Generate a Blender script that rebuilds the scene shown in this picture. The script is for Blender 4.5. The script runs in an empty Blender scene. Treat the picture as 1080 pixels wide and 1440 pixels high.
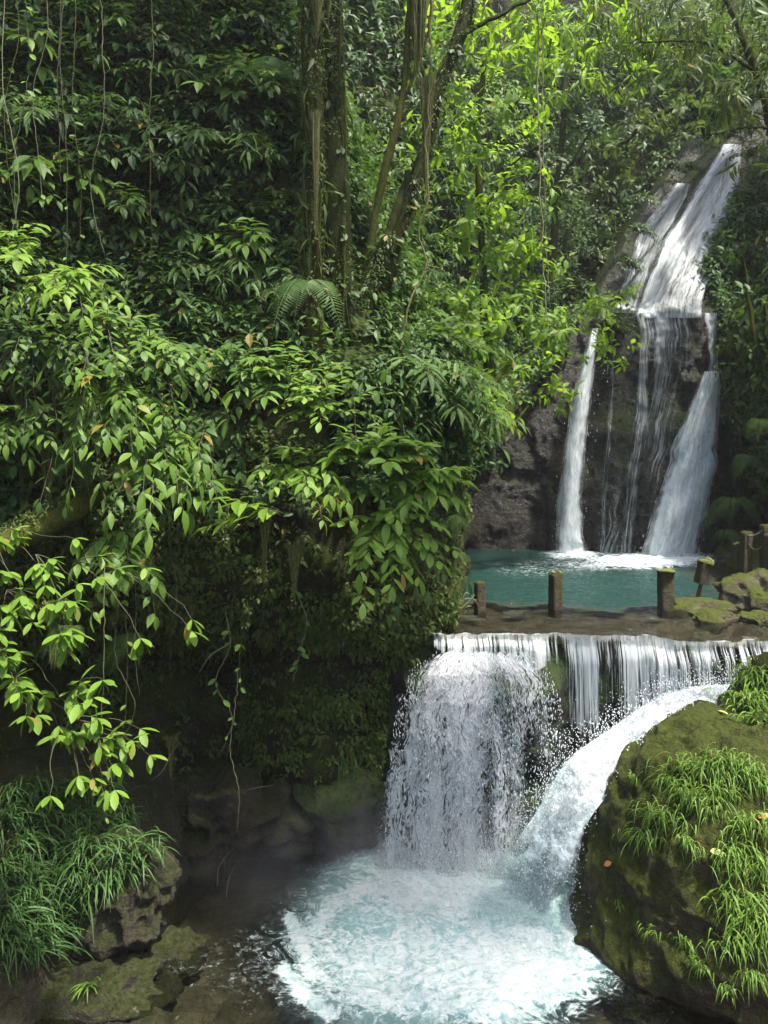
import bpy, math
import numpy as np
from mathutils import Vector, Matrix
from mathutils.bvhtree import BVHTree

# ------------------------------------------------------------------ camera, light, exposure
C = bpy.context.scene
COL = C.collection
F, CX, HY = 1109.0, 540.0, 620.0          # focal length and horizon of the photograph, in its pixels
cam_d = bpy.data.cameras.new('camera')
cam = bpy.data.objects.new('camera', cam_d)
COL.objects.link(cam)
cam.location = (0, 0, 0)
cam.rotation_euler = (math.radians(90), 0, 0)
cam_d.sensor_fit = 'VERTICAL'
cam_d.sensor_height = 36.0
cam_d.lens = F / 1440 * 36.0
cam_d.shift_y = -(720 - HY) / 1440
cam_d.clip_start, cam_d.clip_end = 0.05, 500
C.camera = cam

TOSUN = Vector((0.30, -0.22, 0.93)).normalized()
sun_el = math.asin(TOSUN.z)
sun_rot = math.atan2(TOSUN.x, TOSUN.y)
W = bpy.data.worlds.new('World')
C.world = W
W.use_nodes = True
nt = W.node_tree
nt.nodes.clear()
sky = nt.nodes.new('ShaderNodeTexSky')
sky.sky_type = 'NISHITA'
sky.sun_disc = False
sky.sun_elevation = sun_el
sky.sun_rotation = sun_rot
sky.dust_density = 3.5
sky.ozone_density = 0.5
bg = nt.nodes.new('ShaderNodeBackground')
bg.inputs['Strength'].default_value = 0.12
wo = nt.nodes.new('ShaderNodeOutputWorld')
nt.links.new(sky.outputs[0], bg.inputs['Color'])
nt.links.new(bg.outputs[0], wo.inputs['Surface'])
sd = bpy.data.lights.new('sun', 'SUN')
sd.energy = 3.0
sd.angle = math.radians(3.5)
sd.color = (1.0, 0.95, 0.86)
so = bpy.data.objects.new('sun', sd)
COL.objects.link(so)
so.rotation_euler = TOSUN.to_track_quat('Z', 'Y').to_euler()
so.location = TOSUN * 60
C.view_settings.view_transform = 'Standard'
C.view_settings.look = 'None'
C.view_settings.gamma = 1.0
C.view_settings.exposure = 1.95
C.render.engine = 'CYCLES'
C.cycles.max_bounces = 7
C.cycles.diffuse_bounces = 4
C.cycles.glossy_bounces = 3
C.cycles.transmission_bounces = 4
C.cycles.transparent_max_bounces = 24
C.cycles.caustics_reflective = False
C.cycles.caustics_refractive = False
C.cycles.sample_clamp_indirect = 4.0
C.cycles.use_denoising = True

# ------------------------------------------------------------------ small maths helpers
RNG = np.random.default_rng(7)


def P(px, py, D):
    return np.array([(px - CX) / F * D, D, (HY - py) / F * D])


def proj(v):
    v = np.asarray(v)
    y = np.maximum(v[..., 1], 0.1)
    return CX + v[..., 0] / y * F, HY - v[..., 2] / y * F


def nrm(a):
    a = np.asarray(a, float)
    return a / np.maximum(np.linalg.norm(a, axis=-1, keepdims=True), 1e-9)


def sstep(a, b, x):
    t = np.clip((np.asarray(x, float) - a) / (b - a), 0, 1)
    return t * t * (3 - 2 * t)


def _hash(ix, iy, iz, seed):
    h = (ix * 374761393 + iy * 668265263 + iz * 2147483647 + seed * 1274126177) & 0xFFFFFFFF
    h = ((h ^ (h >> 13)) * 1274126177) & 0xFFFFFFFF
    h = ((h ^ (h >> 16)) * 2246822519) & 0xFFFFFFFF
    return ((h ^ (h >> 15)) & 0xFFFFFF) / float(0xFFFFFF)


def vnoise(p, seed=0):
    p = np.asarray(p, float)
    i = np.floor(p).astype(np.int64)
    f = p - i
    u = f * f * f * (f * (f * 6 - 15) + 10)
    r = 0
    for dx in (0, 1):
        wx = u[..., 0] if dx else 1 - u[..., 0]
        for dy in (0, 1):
            wy = u[..., 1] if dy else 1 - u[..., 1]
            for dz in (0, 1):
                wz = u[..., 2] if dz else 1 - u[..., 2]
                r = r + wx * wy * wz * _hash(i[..., 0] + dx, i[..., 1] + dy, i[..., 2] + dz, seed)
    return r * 2 - 1


def fbm(p, octv=4, seed=0, gain=0.5):
    p = np.asarray(p, float)
    a, s, t = 1.0, 0, 0
    for o in range(octv):
        s = s + a * vnoise(p * (2.03 ** o) + 17.3 * o, seed + o)
        t += a
        a *= gain
    return s / t


def ridged(p, octv=4, seed=0):
    p = np.asarray(p, float)
    a, s, t = 1.0, 0, 0
    for o in range(octv):
        s = s + a * (1 - np.abs(vnoise(p * (2.03 ** o) + 9.1 * o, seed + o)) * 2)
        t += a
        a *= 0.5
    return s / t


# ------------------------------------------------------------------ mesh builder
class MB:
    def __init__(s):
        s.v, s.q, s.t, s.n, s.d, s.uvs = [], [], [], 0, [], []

    def add(s, v, q=None, t=None, dens=None, uv=None):
        v = np.asarray(v, float).reshape(-1, 3)
        s.v.append(v)
        if q is not None and len(q):
            s.q.append(np.asarray(q, np.int64).reshape(-1, 4) + s.n)
        if t is not None and len(t):
            s.t.append(np.asarray(t, np.int64).reshape(-1, 3) + s.n)
        if dens is not None:
            s.d.append(np.asarray(dens, float).ravel())
        if uv is not None:
            s.uvs.append(np.asarray(uv, float).reshape(-1, 2))
        s.n += len(v)

    def mesh(s, name, mat, smooth=True, origin=None):
        V = np.concatenate(s.v) if s.v else np.zeros((0, 3))
        if origin is not None:
            V = V - np.asarray(origin)
        Q = np.concatenate(s.q) if s.q else np.zeros((0, 4), np.int64)
        T = np.concatenate(s.t) if s.t else np.zeros((0, 3), np.int64)
        me = bpy.data.meshes.new(name)
        me.vertices.add(len(V))
        me.vertices.foreach_set('co', V.astype(np.float32).ravel())
        loops = np.concatenate([Q.ravel(), T.ravel()]).astype(np.int32)
        me.loops.add(len(loops))
        me.loops.foreach_set('vertex_index', loops)
        st = np.concatenate([np.arange(len(Q)) * 4, len(Q) * 4 + np.arange(len(T)) * 3]).astype(np.int32)
        me.polygons.add(len(st))
        me.polygons.foreach_set('loop_start', st)
        me.update(calc_edges=True)
        me.validate()
        me.polygons.foreach_set('use_smooth', np.full(len(me.polygons), smooth))
        if s.d:
            a = me.attributes.new('dens', 'FLOAT', 'POINT')
            a.data.foreach_set('value', np.concatenate(s.d).astype(np.float32))
        if s.uvs:
            U = np.concatenate(s.uvs)
            uv = me.uv_layers.new(name='UVMap')
            uv.data.foreach_set('uv', U[loops].astype(np.float32).ravel())
        if mat is not None:
            me.materials.append(mat)
        me.update()
        return me

    def build(s, name, mat, parent=None, smooth=True, origin=None):
        o = bpy.data.objects.new(name, s.mesh(name, mat, smooth, origin))
        COL.objects.link(o)
        if parent is not None:
            o.parent = parent
        elif origin is not None:
            o.location = origin
        return o


def tag(o, label=None, cat=None, group=None, kind=None):
    if label:
        o['label'] = label
    if cat:
        o['category'] = cat
    if group:
        o['group'] = group
    if kind:
        o['kind'] = kind
    return o


def thing(name, label, cat, loc=(0, 0, 0), group=None, rz=0.0, sc=1.0):
    o = bpy.data.objects.new(name, None)
    COL.objects.link(o)
    o.empty_display_size = 0.1
    o.location = tuple(float(a) for a in loc)
    o.rotation_euler = (0, 0, rz)
    o.scale = (sc, sc, sc)
    return tag(o, label, cat, group)


def dup(root, loc, rz=0.0, sc=1.0, label=None, group=None, tilt=(0, 0)):
    r = root.copy()
    COL.objects.link(r)
    r.location = tuple(float(a) for a in loc)
    r.rotation_euler = (tilt[0], tilt[1], rz)
    r.scale = (sc, sc, sc)
    tag(r, label, None, group)
    for ch in list(root.children):
        c = ch.copy()
        COL.objects.link(c)
        c.parent = r
        for g in list(ch.children):
            d = g.copy()
            COL.objects.link(d)
            d.parent = c
    return r


def grid_quads(nu, nv):
    i = np.arange(nu - 1)[:, None] * nv + np.arange(nv - 1)[None, :]
    i = i.ravel()
    return np.stack([i, i + nv, i + nv + 1, i + 1], 1)


def tube(mb, pts, rad, k=6, cap=True):
    pts = np.asarray(pts, float)
    n = len(pts)
    rad = np.broadcast_to(np.asarray(rad, float), (n,))
    tg = nrm(np.gradient(pts, axis=0))
    ref = np.array([0.31, 0.95, 0.05]) if abs(tg[0][2]) > 0.6 else np.array([0.02, 0.1, 1.0])
    a = nrm(np.cross(tg, ref))
    b = np.cross(tg, a)
    th = np.arange(k) / k * 2 * np.pi
    V = pts[:, None, :] + rad[:, None, None] * (np.cos(th)[None, :, None] * a[:, None, :] + np.sin(th)[None, :, None] * b[:, None, :])
    V = V.reshape(-1, 3)
    q = []
    for j in range(k):
        i = np.arange(n - 1) * k
        q.append(np.stack([i + j, i + (j + 1) % k, i + k + (j + 1) % k, i + k + j], 1))
    q = np.concatenate(q)
    t = None
    if cap:
        V = np.concatenate([V, pts[:1], pts[-1:]])
        j = np.arange(k)
        t = np.concatenate([np.stack([(j + 1) % k, j, np.full(k, n * k)], 1),
                            np.stack([(n - 1) * k + j, (n - 1) * k + (j + 1) % k, np.full(k, n * k + 1)], 1)])
    mb.add(V, q, t)


def spline(ctrl, n):
    c = np.asarray(ctrl, float)
    d = np.concatenate([[0], np.cumsum(np.linalg.norm(np.diff(c, axis=0), axis=1))])
    t = np.linspace(0, d[-1], n)
    m = np.gradient(c, d, axis=0)
    i = np.clip(np.searchsorted(d, t, side='right') - 1, 0, len(c) - 2)
    h = (d[i + 1] - d[i])[:, None]
    u = ((t - d[i])[:, None]) / h
    return ((2 * u ** 3 - 3 * u ** 2 + 1) * c[i] + (u ** 3 - 2 * u ** 2 + u) * h * m[i]
            + (-2 * u ** 3 + 3 * u ** 2) * c[i + 1] + (u ** 3 - u ** 2) * h * m[i + 1])


# ------------------------------------------------------------------ leaf shapes: x along the leaf, y across, z up
def leaf_shape(xs, ws, fold=0.18, bend=0.25):
    xs, ws = np.asarray(xs, float), np.asarray(ws, float)
    n = len(xs)
    zc = -bend * xs ** 2
    mid = np.stack([xs, 0 * xs, zc], 1)
    l = np.stack([xs[1:-1], ws[1:-1], zc[1:-1] + fold * ws[1:-1]], 1)
    r = np.stack([xs[1:-1], -ws[1:-1], zc[1:-1] + fold * ws[1:-1]], 1)
    V = np.concatenate([mid, l, r])
    q, t = [], []
    m = n - 2
    L = lambda i: n + i - 1
    Rr = lambda i: n + m + i - 1
    t += [[0, 1, L(1)], [0, Rr(1), 1]]
    for i in range(1, n - 2):
        q += [[i, i + 1, L(i + 1), L(i)], [i, Rr(i), Rr(i + 1), i + 1]]
    t += [[n - 2, n - 1, L(n - 2)], [n - 2, Rr(n - 2), n - 1]]
    return V, np.array(q).reshape(-1, 4), np.array(t).reshape(-1, 3)


LEAF = {
    'broad': leaf_shape([0, .06, .17, .34, .54, .72, .87, 1.0], [0, .06, .155, .22, .215, .15, .065, 0], .22, .28),
    'oval': leaf_shape([0, .12, .3, .52, .75, .9, 1.0], [0, .07, .15, .19, .17, .09, 0], .2, .2),
    'small': leaf_shape([0, .35, .72, 1.0], [0, .22, .17, 0], .25, .25),
    'tiny': leaf_shape([0, .45, 1.0], [0, .24, 0], .3, .25),
    'lance': leaf_shape([0, .2, .55, 1.0], [0, .07, .08, 0], .25, .35),
    'pinna': leaf_shape([0, .3, 1.0], [0, .10, 0], .1, .2),
}


def leaves(mb, kind, base, tip, up, length, wide=1.0):
    V, q, t = LEAF[kind]
    base = np.asarray(base, float).reshape(-1, 3)
    N = len(base)
    if N == 0:
        return
    tip = nrm(np.broadcast_to(tip, (N, 3)))
    up = np.broadcast_to(up, (N, 3))
    side = nrm(np.cross(up, tip))
    n = np.cross(tip, side)
    length = np.broadcast_to(np.asarray(length, float), (N,))
    wide = np.broadcast_to(np.asarray(wide, float), (N,))
    A = (V[None, :, 0:1] * tip[:, None, :] + V[None, :, 1:2] * wide[:, None, None] * side[:, None, :] + V[None, :, 2:3] * n[:, None, :])
    A = base[:, None, :] + A * length[:, None, None]
    off = (np.arange(N) * len(V))[:, None, None]
    mb.add(A.reshape(-1, 3), (q[None] + off).reshape(-1, 4) if len(q) else None, (t[None] + off).reshape(-1, 3))


UP = np.array([0, 0, 1.0])


def plantlets(mb, kind, p, n, h, K, ll, rng, upw=0.5, jit=0.4, droop=0.25, wide=1.0):
    """N little plants, each with K leaves spiralling round a short axis that leans out of the slope."""
    N = len(p)
    if N == 0:
        return
    a = nrm(n * 0.7 + UP * upw + rng.normal(0, jit, (N, 3)))
    h = np.broadcast_to(h, (N,))
    b1 = nrm(np.cross(a, rng.normal(0, 1, (N, 3))))
    b2 = np.cross(a, b1)
    k = np.arange(K)
    ang = k[None, :] * 2.39996 + rng.uniform(0, 6.28, (N, 1)) + rng.normal(0, .3, (N, K))
    tt = 0.25 + 0.75 * (k[None, :] + rng.uniform(-.4, .4, (N, K))) / max(K - 1, 1)
    rad = np.cos(ang)[..., None] * b1[:, None, :] + np.sin(ang)[..., None] * b2[:, None, :]
    base = p[:, None, :] + a[:, None, :] * (h[:, None] * tt)[..., None] + rad * 0.02
    tip = rad * 0.85 + a[:, None, :] * 0.3 - UP * droop + rng.normal(0, .15, (N, K, 3))
    upv = a[:, None, :] * 0.5 + UP * 0.6 + rng.normal(0, .15, (N, K, 3))
    L = np.broadcast_to(ll, (N,))[:, None] * rng.uniform(.65, 1.2, (N, K))
    leaves(mb, kind, base.reshape(-1, 3), tip.reshape(-1, 3), upv.reshape(-1, 3), L.ravel(), wide)


# ------------------------------------------------------------------ materials
def new_mat(name):
    m = bpy.data.materials.new(name)
    m.use_nodes = True
    t = m.node_tree
    t.nodes.clear()
    out = t.nodes.new('ShaderNodeOutputMaterial')
    return m, t, out


def nd(t, kind, **kw):
    n = t.nodes.new(kind)
    for k, v in kw.items():
        if k.startswith('i_'):
            key = k[2:].replace('_', ' ')
            n.inputs[key].default_value = v
        else:
            setattr(n, k, v)
    return n


def rgb(*c):
    return (*c, 1.0)


def math_n(t, op, a, b=None, c=None, clamp=False):
    n = t.nodes.new('ShaderNodeMath')
    n.operation = op
    n.use_clamp = clamp
    for i, x in enumerate((a, b, c)):
        if x is None:
            continue
        if isinstance(x, (int, float)):
            n.inputs[i].default_value = x
        else:
            t.links.new(x, n.inputs[i])
    return n.outputs[0]


def ramp(t, fac, stops):
    r = t.nodes.new('ShaderNodeValToRGB')
    e = r.color_ramp.elements
    while len(e) < len(stops):
        e.new(0.5)
    for el, (p, c) in zip(e, stops):
        el.position = p
        el.color = c
    t.links.new(fac, r.inputs[0])
    return r.outputs[0]


def mixc(t, fac, a, b):
    n = t.nodes.new('ShaderNodeMix')
    n.data_type = 'RGBA'
    for s, x in ((n.inputs[0], fac), (n.inputs[6], a), (n.inputs[7], b)):
        if isinstance(x, (int, float)):
            s.default_value = x
        elif isinstance(x, tuple):
            s.default_value = x
        else:
            t.links.new(x, s)
    return n.outputs[2]


def noise(t, vec, scale, detail=4, rough=0.55, dist=0.0):
    n = nd(t, 'ShaderNodeTexNoise', i_Scale=scale, i_Detail=detail, i_Roughness=rough, i_Distortion=dist)
    if vec is not None:
        t.links.new(vec, n.inputs['Vector'])
    return n.outputs['Fac']


def maprange(t, v, a, b, c=0.0, d=1.0):
    n = nd(t, 'ShaderNodeMapRange', interpolation_type='SMOOTHSTEP')
    t.links.new(v, n.inputs[0])
    for i, x in enumerate((a, b, c, d)):
        n.inputs[i + 1].default_value = x
    return n.outputs[0]


def leaf_mat(name, dark, mid, light, trans, tfac=0.35, rough=0.5, spec=0.25):
    m, t, out = new_mat(name)
    geo = nd(t, 'ShaderNodeNewGeometry')
    oi = nd(t, 'ShaderNodeObjectInfo')
    r = geo.outputs['Random Per Island']
    big = noise(t, geo.outputs['Position'], 1.1, 2)
    f = math_n(t, 'ADD', math_n(t, 'MULTIPLY', r, 0.62), math_n(t, 'MULTIPLY', big, 0.42))
    f = math_n(t, 'ADD', f, math_n(t, 'MULTIPLY', oi.outputs['Random'], 0.14))
    col = ramp(t, f, [(0.12, rgb(*dark)), (0.55, rgb(*mid)), (0.98, rgb(*light))])
    fine = noise(t, geo.outputs['Position'], 38, 3)
    col = mixc(t, math_n(t, 'MULTIPLY', fine, 0.35), col, rgb(*(c * .55 for c in mid)))
    p = nd(t, 'ShaderNodeBsdfPrincipled', i_Roughness=rough)
    p.inputs['Specular IOR Level'].default_value = spec
    old = maprange(t, r, .986, .990)
    col = mixc(t, old, col, rgb(.20, .15, .03))
    t.links.new(col, p.inputs['Base Color'])
    tr = nd(t, 'ShaderNodeBsdfTranslucent')
    t.links.new(mixc(t, f, rgb(*(c * .6 for c in trans)), rgb(*trans)), tr.inputs['Color'])
    mx = nd(t, 'ShaderNodeMixShader', i_Fac=tfac)
    t.links.new(p.outputs[0], mx.inputs[1])
    t.links.new(tr.outputs[0], mx.inputs[2])
    t.links.new(mx.outputs[0], out.inputs['Surface'])
    return m


def rock_mat(name, dark, light, moss, moss_lo, moss_hi, rough=0.8, scale=2.2, bump=0.5, wet=False, mosspow=0.45):
    m, t, out = new_mat(name)
    geo = nd(t, 'ShaderNodeNewGeometry')
    pos = geo.outputs['Position']
    n1 = noise(t, pos, scale, 8, 0.62)
    n2 = noise(t, pos, scale * 5.5, 6, 0.65, 0.4)
    n3 = noise(t, pos, scale * 0.45, 5, 0.6)
    n4 = noise(t, pos, scale * 24, 4, 0.7)
    f = math_n(t, 'ADD', math_n(t, 'MULTIPLY', n1, 0.45), math_n(t, 'ADD', math_n(t, 'MULTIPLY', n2, 0.35), math_n(t, 'MULTIPLY', n4, 0.2)))
    f = math_n(t, 'ADD', math_n(t, 'MULTIPLY', math_n(t, 'SUBTRACT', f, .5), 1.5), .5)
    col = ramp(t, f, [(0.3, rgb(*dark)), (0.52, rgb(*[(a + b) * .45 for a, b in zip(dark, light)])), (0.72, rgb(*light))])
    sp = nd(t, 'ShaderNodeSeparateXYZ')
    t.links.new(geo.outputs['Normal'], sp.inputs[0])
    k = math_n(t, 'ADD', math_n(t, 'MULTIPLY', sp.outputs['Z'], mosspow), math_n(t, 'ADD', math_n(t, 'MULTIPLY', n3, 0.9), math_n(t, 'MULTIPLY', n2, 0.45)))
    mk = maprange(t, k, moss_lo, moss_hi)
    mcol = ramp(t, math_n(t, 'ADD', math_n(t, 'MULTIPLY', n2, .6), math_n(t, 'MULTIPLY', n4, .4)),
                [(0.32, rgb(*[c * .38 for c in moss])), (0.52, rgb(*moss)), (0.72, rgb(moss[0] * 2.0, moss[1] * 1.6, moss[2] * 1.3))])
    c2 = mixc(t, mk, col, mcol)
    p = nd(t, 'ShaderNodeBsdfPrincipled', i_Roughness=rough)
    p.inputs['Specular IOR Level'].default_value = 0.2
    t.links.new(c2, p.inputs['Base Color'])
    if wet:
        t.links.new(maprange(t, n2, 0.35, 0.65, rough * .6, min(1, rough * 1.7)), p.inputs['Roughness'])
        p.inputs['Specular IOR Level'].default_value = 0.32
    h = math_n(t, 'ADD', math_n(t, 'MULTIPLY', n1, .6), math_n(t, 'ADD', math_n(t, 'MULTIPLY', n2, .34), math_n(t, 'MULTIPLY', n4, .13)))
    b = nd(t, 'ShaderNodeBump', i_Strength=min(1, bump * 1.3), i_Distance=0.30)
    t.links.new(h, b.inputs['Height'])
    t.links.new(b.outputs[0], p.inputs['Normal'])
    t.links.new(p.outputs[0], out.inputs['Surface'])
    return m


def bark_mat(name, dark, light, moss, mossamt):
    m, t, out = new_mat(name)
    geo = nd(t, 'ShaderNodeNewGeometry')
    mp = nd(t, 'ShaderNodeMapping')
    mp.inputs['Scale'].default_value = (9, 9, 1.6)
    t.links.new(geo.outputs['Position'], mp.inputs['Vector'])
    n1 = noise(t, mp.outputs[0], 1.6, 7, 0.65, 0.5)
    n2 = noise(t, geo.outputs['Position'], 3.2, 6, 0.62)
    n3 = noise(t, geo.outputs['Position'], 40, 4, 0.6)
    col = ramp(t, n1, [(0.32, rgb(*dark)), (0.7, rgb(*light))])
    mk = maprange(t, n2, 0.72 - mossamt * .5, 0.86 - mossamt * .5)
    mcol = ramp(t, n3, [(0.3, rgb(*[c * .4 for c in moss])), (0.7, rgb(*[c * 1.5 for c in moss]))])
    p = nd(t, 'ShaderNodeBsdfPrincipled', i_Roughness=0.85)
    p.inputs['Specular IOR Level'].default_value = 0.1
    t.links.new(mixc(t, mk, col, mcol), p.inputs['Base Color'])
    b = nd(t, 'ShaderNodeBump', i_Strength=0.8, i_Distance=0.06)
    t.links.new(math_n(t, 'ADD', n1, math_n(t, 'MULTIPLY', n3, .3)), b.inputs['Height'])
    t.links.new(b.outputs[0], p.inputs['Normal'])
    t.links.new(p.outputs[0], out.inputs['Surface'])
    return m


def fall_mat(name, us, vs, lo=0.42, hi=0.62, fine=1.0, tint=(0.86, 0.91, 0.95), amax=0.97, lace=0.0, seed=0.0):
    """White water falling: opaque foam where the stretched noise beats (1 - dens), clear between."""
    m, t, out = new_mat(name)
    uv = nd(t, 'ShaderNodeUVMap')
    uv.uv_map = 'UVMap'
    at = nd(t, 'ShaderNodeAttribute', attribute_name='dens')
    mp = nd(t, 'ShaderNodeMapping')
    mp.inputs['Location'].default_value = (seed, seed * 1.7, seed * .3)
    mp.inputs['Scale'].default_value = (us, vs, 1)
    t.links.new(uv.outputs[0], mp.inputs['Vector'])
    n1 = noise(t, mp.outputs[0], 1.0, 5, 0.6, 0.35)
    mp2 = nd(t, 'ShaderNodeMapping')
    mp2.inputs['Location'].default_value = (seed * 3 + 5, seed, 0)
    mp2.inputs['Scale'].default_value = (us * 2.6 * fine, vs * 5.0 * fine, 1)
    t.links.new(uv.outputs[0], mp2.inputs['Vector'])
    n2 = noise(t, mp2.outputs[0], 1.0, 4, 0.65, 0.6)
    v = math_n(t, 'ADD', math_n(t, 'MULTIPLY', n1, 0.6), math_n(t, 'MULTIPLY', n2, 0.4))
    if lace > 0:
        n3 = noise(t, mp2.outputs[0], 1.35, 3, 0.6, 1.2)
        ln = math_n(t, 'SUBTRACT', 1.0, math_n(t, 'MULTIPLY', math_n(t, 'ABSOLUTE', math_n(t, 'SUBTRACT', n3, 0.5)), 7.0), clamp=True)
        v = math_n(t, 'ADD', math_n(t, 'MULTIPLY', v, 1 - lace * .5), math_n(t, 'MULTIPLY', ln, lace * .42))
    v = math_n(t, 'ADD', math_n(t, 'MULTIPLY', math_n(t, 'SUBTRACT', v, .5), 1.9), .5)
    k = math_n(t, 'ADD', v, math_n(t, 'SUBTRACT', at.outputs['Fac'], 0.5))
    a = math_n(t, 'MULTIPLY', maprange(t, k, lo, hi), amax)
    p = nd(t, 'ShaderNodeBsdfPrincipled', i_Roughness=0.35)
    shade = ramp(t, math_n(t, 'MULTIPLY', k, .7), [(lo * .7, rgb(*[c * .66 for c in tint])), (min(0.98, (hi + .3) * .7), rgb(*tint))])
    t.links.new(shade, p.inputs['Base Color'])
    b = nd(t, 'ShaderNodeBump', i_Strength=0.6, i_Distance=0.08)
    t.links.new(v, b.inputs['Height'])
    t.links.new(b.outputs[0], p.inputs['Normal'])
    tl = nd(t, 'ShaderNodeBsdfTranslucent', i_Color=rgb(*tint))
    mw = nd(t, 'ShaderNodeMixShader', i_Fac=0.35)
    t.links.new(p.outputs[0], mw.inputs[1])
    t.links.new(tl.outputs[0], mw.inputs[2])
    tp = nd(t, 'ShaderNodeBsdfTransparent', i_Color=rgb(0.93, 0.96, 0.96))
    mx = nd(t, 'ShaderNodeMixShader')
    t.links.new(a, mx.inputs[0])
    t.links.new(tp.outputs[0], mx.inputs[1])
    t.links.new(mw.outputs[0], mx.inputs[2])
    t.links.new(mx.outputs[0], out.inputs['Surface'])
    return m


def plain_mat(name, c, rough=0.5, var=0.25, scale=8, bump=0.2, metal=0.0):
    m, t, out = new_mat(name)
    geo = nd(t, 'ShaderNodeNewGeometry')
    n1 = noise(t, geo.outputs['Position'], scale, 6, 0.65)
    p = nd(t, 'ShaderNodeBsdfPrincipled', i_Roughness=rough, i_Metallic=metal)
    t.links.new(ramp(t, n1, [(0.3, rgb(*[x * (1 - var) for x in c])), (0.7, rgb(*[min(1, x * (1 + var)) for x in c]))]), p.inputs['Base Color'])
    b = nd(t, 'ShaderNodeBump', i_Strength=bump, i_Distance=0.03)
    t.links.new(n1, b.inputs['Height'])
    t.links.new(b.outputs[0], p.inputs['Normal'])
    t.links.new(p.outputs[0], out.inputs['Surface'])
    return m


M = {}
M['soil'] = rock_mat('soil_and_rock', (.010, .008, .005), (.06, .046, .026), (.045, .062, .010), 0.50, 0.85, 0.9, 2.2, 0.8)
M['cliff'] = rock_mat('wet_cliff_rock', (.005, .0045, .004), (.034, .028, .022), (.022, .030, .005), 0.72, 1.06, 0.27, 1.6, 0.6, wet=True)
M['boulder'] = rock_mat('mossy_boulder', (.018, .014, .008), (.15, .12, .075), (.050, .064, .009), 0.56, 0.92, 0.75, 2.4, 0.75)
M['weirrock'] = rock_mat('wet_weir_rock', (.010, .012, .008), (.05, .045, .033), (.03, .048, .010), 0.6, 0.9, 0.4, 2.4, 0.6, wet=True)
M['stone'] = rock_mat('dark_stone', (.012, .010, .007), (.065, .054, .034), (.028, .034, .008), 0.72, 1.02, 0.45, 3.0, 0.6, wet=True)
M['shore'] = rock_mat('shore_rock', (.05, .04, .028), (.20, .165, .12), (.06, .075, .012), 0.80, 1.02, 0.8, 4.0, 0.6)
M['bed'] = rock_mat('stream_bed', (.03, .026, .018), (.22, .19, .13), (.03, .04, .02), 1.3, 1.6, 0.6, 3.0, 0.6)
M['ledge'] = rock_mat('weir_ledge', (.022, .022, .014), (.12, .108, .075), (.05, .05, .02), 1.15, 1.5, 0.45, 2.6, 0.35, wet=True)
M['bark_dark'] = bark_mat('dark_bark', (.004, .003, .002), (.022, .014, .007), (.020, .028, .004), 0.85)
M['bark_brown'] = bark_mat('brown_bark', (.008, .005, .0025), (.05, .032, .012), (.034, .040, .005), 0.75)
M['bark_moss'] = bark_mat('mossy_bark', (.012, .010, .005), (.04, .033, .015), (.05, .058, .008), 0.9)
M['twig'] = plain_mat('green_twig', (.05, .05, .02), 0.7)
M['vine'] = plain_mat('pale_vine', (.16, .15, .08), 0.7)
M['moss'] = plain_mat('hanging_moss', (.085, .09, .018), 0.95, 0.5, 30, 0.6)
M['post'] = rock_mat('old_concrete', (.03, .026, .017), (.13, .105, .07), (.05, .055, .010), 0.58, 0.95, 0.85, 7.0, 0.5)
M['rust'] = plain_mat('rusty_iron', (.09, .045, .02), 0.8, 0.4, 40, 0.5)
M['chain'] = plain_mat('chain_iron', (.16, .14, .12), 0.55, 0.3, 30, 0.2, 0.6)
M['deadleaf'] = plain_mat('orange_leaf', (.55, .19, .05), 0.6)
M['yellowleaf'] = plain_mat('pale_leaf', (.42, .50, .12), 0.5)
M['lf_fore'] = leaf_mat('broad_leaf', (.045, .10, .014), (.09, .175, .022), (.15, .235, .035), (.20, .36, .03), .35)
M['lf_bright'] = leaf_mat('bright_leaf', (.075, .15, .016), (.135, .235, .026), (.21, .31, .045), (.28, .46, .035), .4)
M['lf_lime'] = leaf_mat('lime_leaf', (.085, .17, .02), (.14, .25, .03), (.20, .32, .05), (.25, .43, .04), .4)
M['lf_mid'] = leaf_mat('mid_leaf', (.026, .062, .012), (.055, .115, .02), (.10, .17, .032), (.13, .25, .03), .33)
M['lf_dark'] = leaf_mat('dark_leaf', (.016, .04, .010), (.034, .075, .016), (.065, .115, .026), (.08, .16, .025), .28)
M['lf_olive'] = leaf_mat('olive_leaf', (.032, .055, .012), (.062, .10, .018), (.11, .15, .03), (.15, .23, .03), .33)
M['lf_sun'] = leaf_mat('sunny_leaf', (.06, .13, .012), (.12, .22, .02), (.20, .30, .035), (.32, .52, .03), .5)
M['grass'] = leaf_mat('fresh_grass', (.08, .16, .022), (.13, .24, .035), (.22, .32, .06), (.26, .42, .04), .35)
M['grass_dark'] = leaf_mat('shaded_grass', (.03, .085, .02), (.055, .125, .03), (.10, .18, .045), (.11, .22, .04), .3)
M['fern'] = leaf_mat('fern_green', (.03, .07, .014), (.06, .12, .022), (.09, .16, .03), (.12, .24, .03), .35)
M['fall_main'] = fall_mat('white_water', 15, 1.2, .16, .86, tint=(.88, .92, .94))
M['fall_thin'] = fall_mat('thin_water', 30, .9, .42, .95, tint=(.82, .85, .87), amax=.72)
M['fall_strand'] = fall_mat('strand_water', 46, .7, .44, .62, fine=.8, tint=(.86, .89, .9), amax=.93)
M['fall_lace'] = fall_mat('lace_water', 7.5, 1.1, .42, .80, fine=1.2, lace=.7, tint=(.88, .9, .92))
M['fall_chute'] = fall_mat('chute_water', 7, 4, .15, .75, tint=(.90, .93, .95), amax=1.0)

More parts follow.
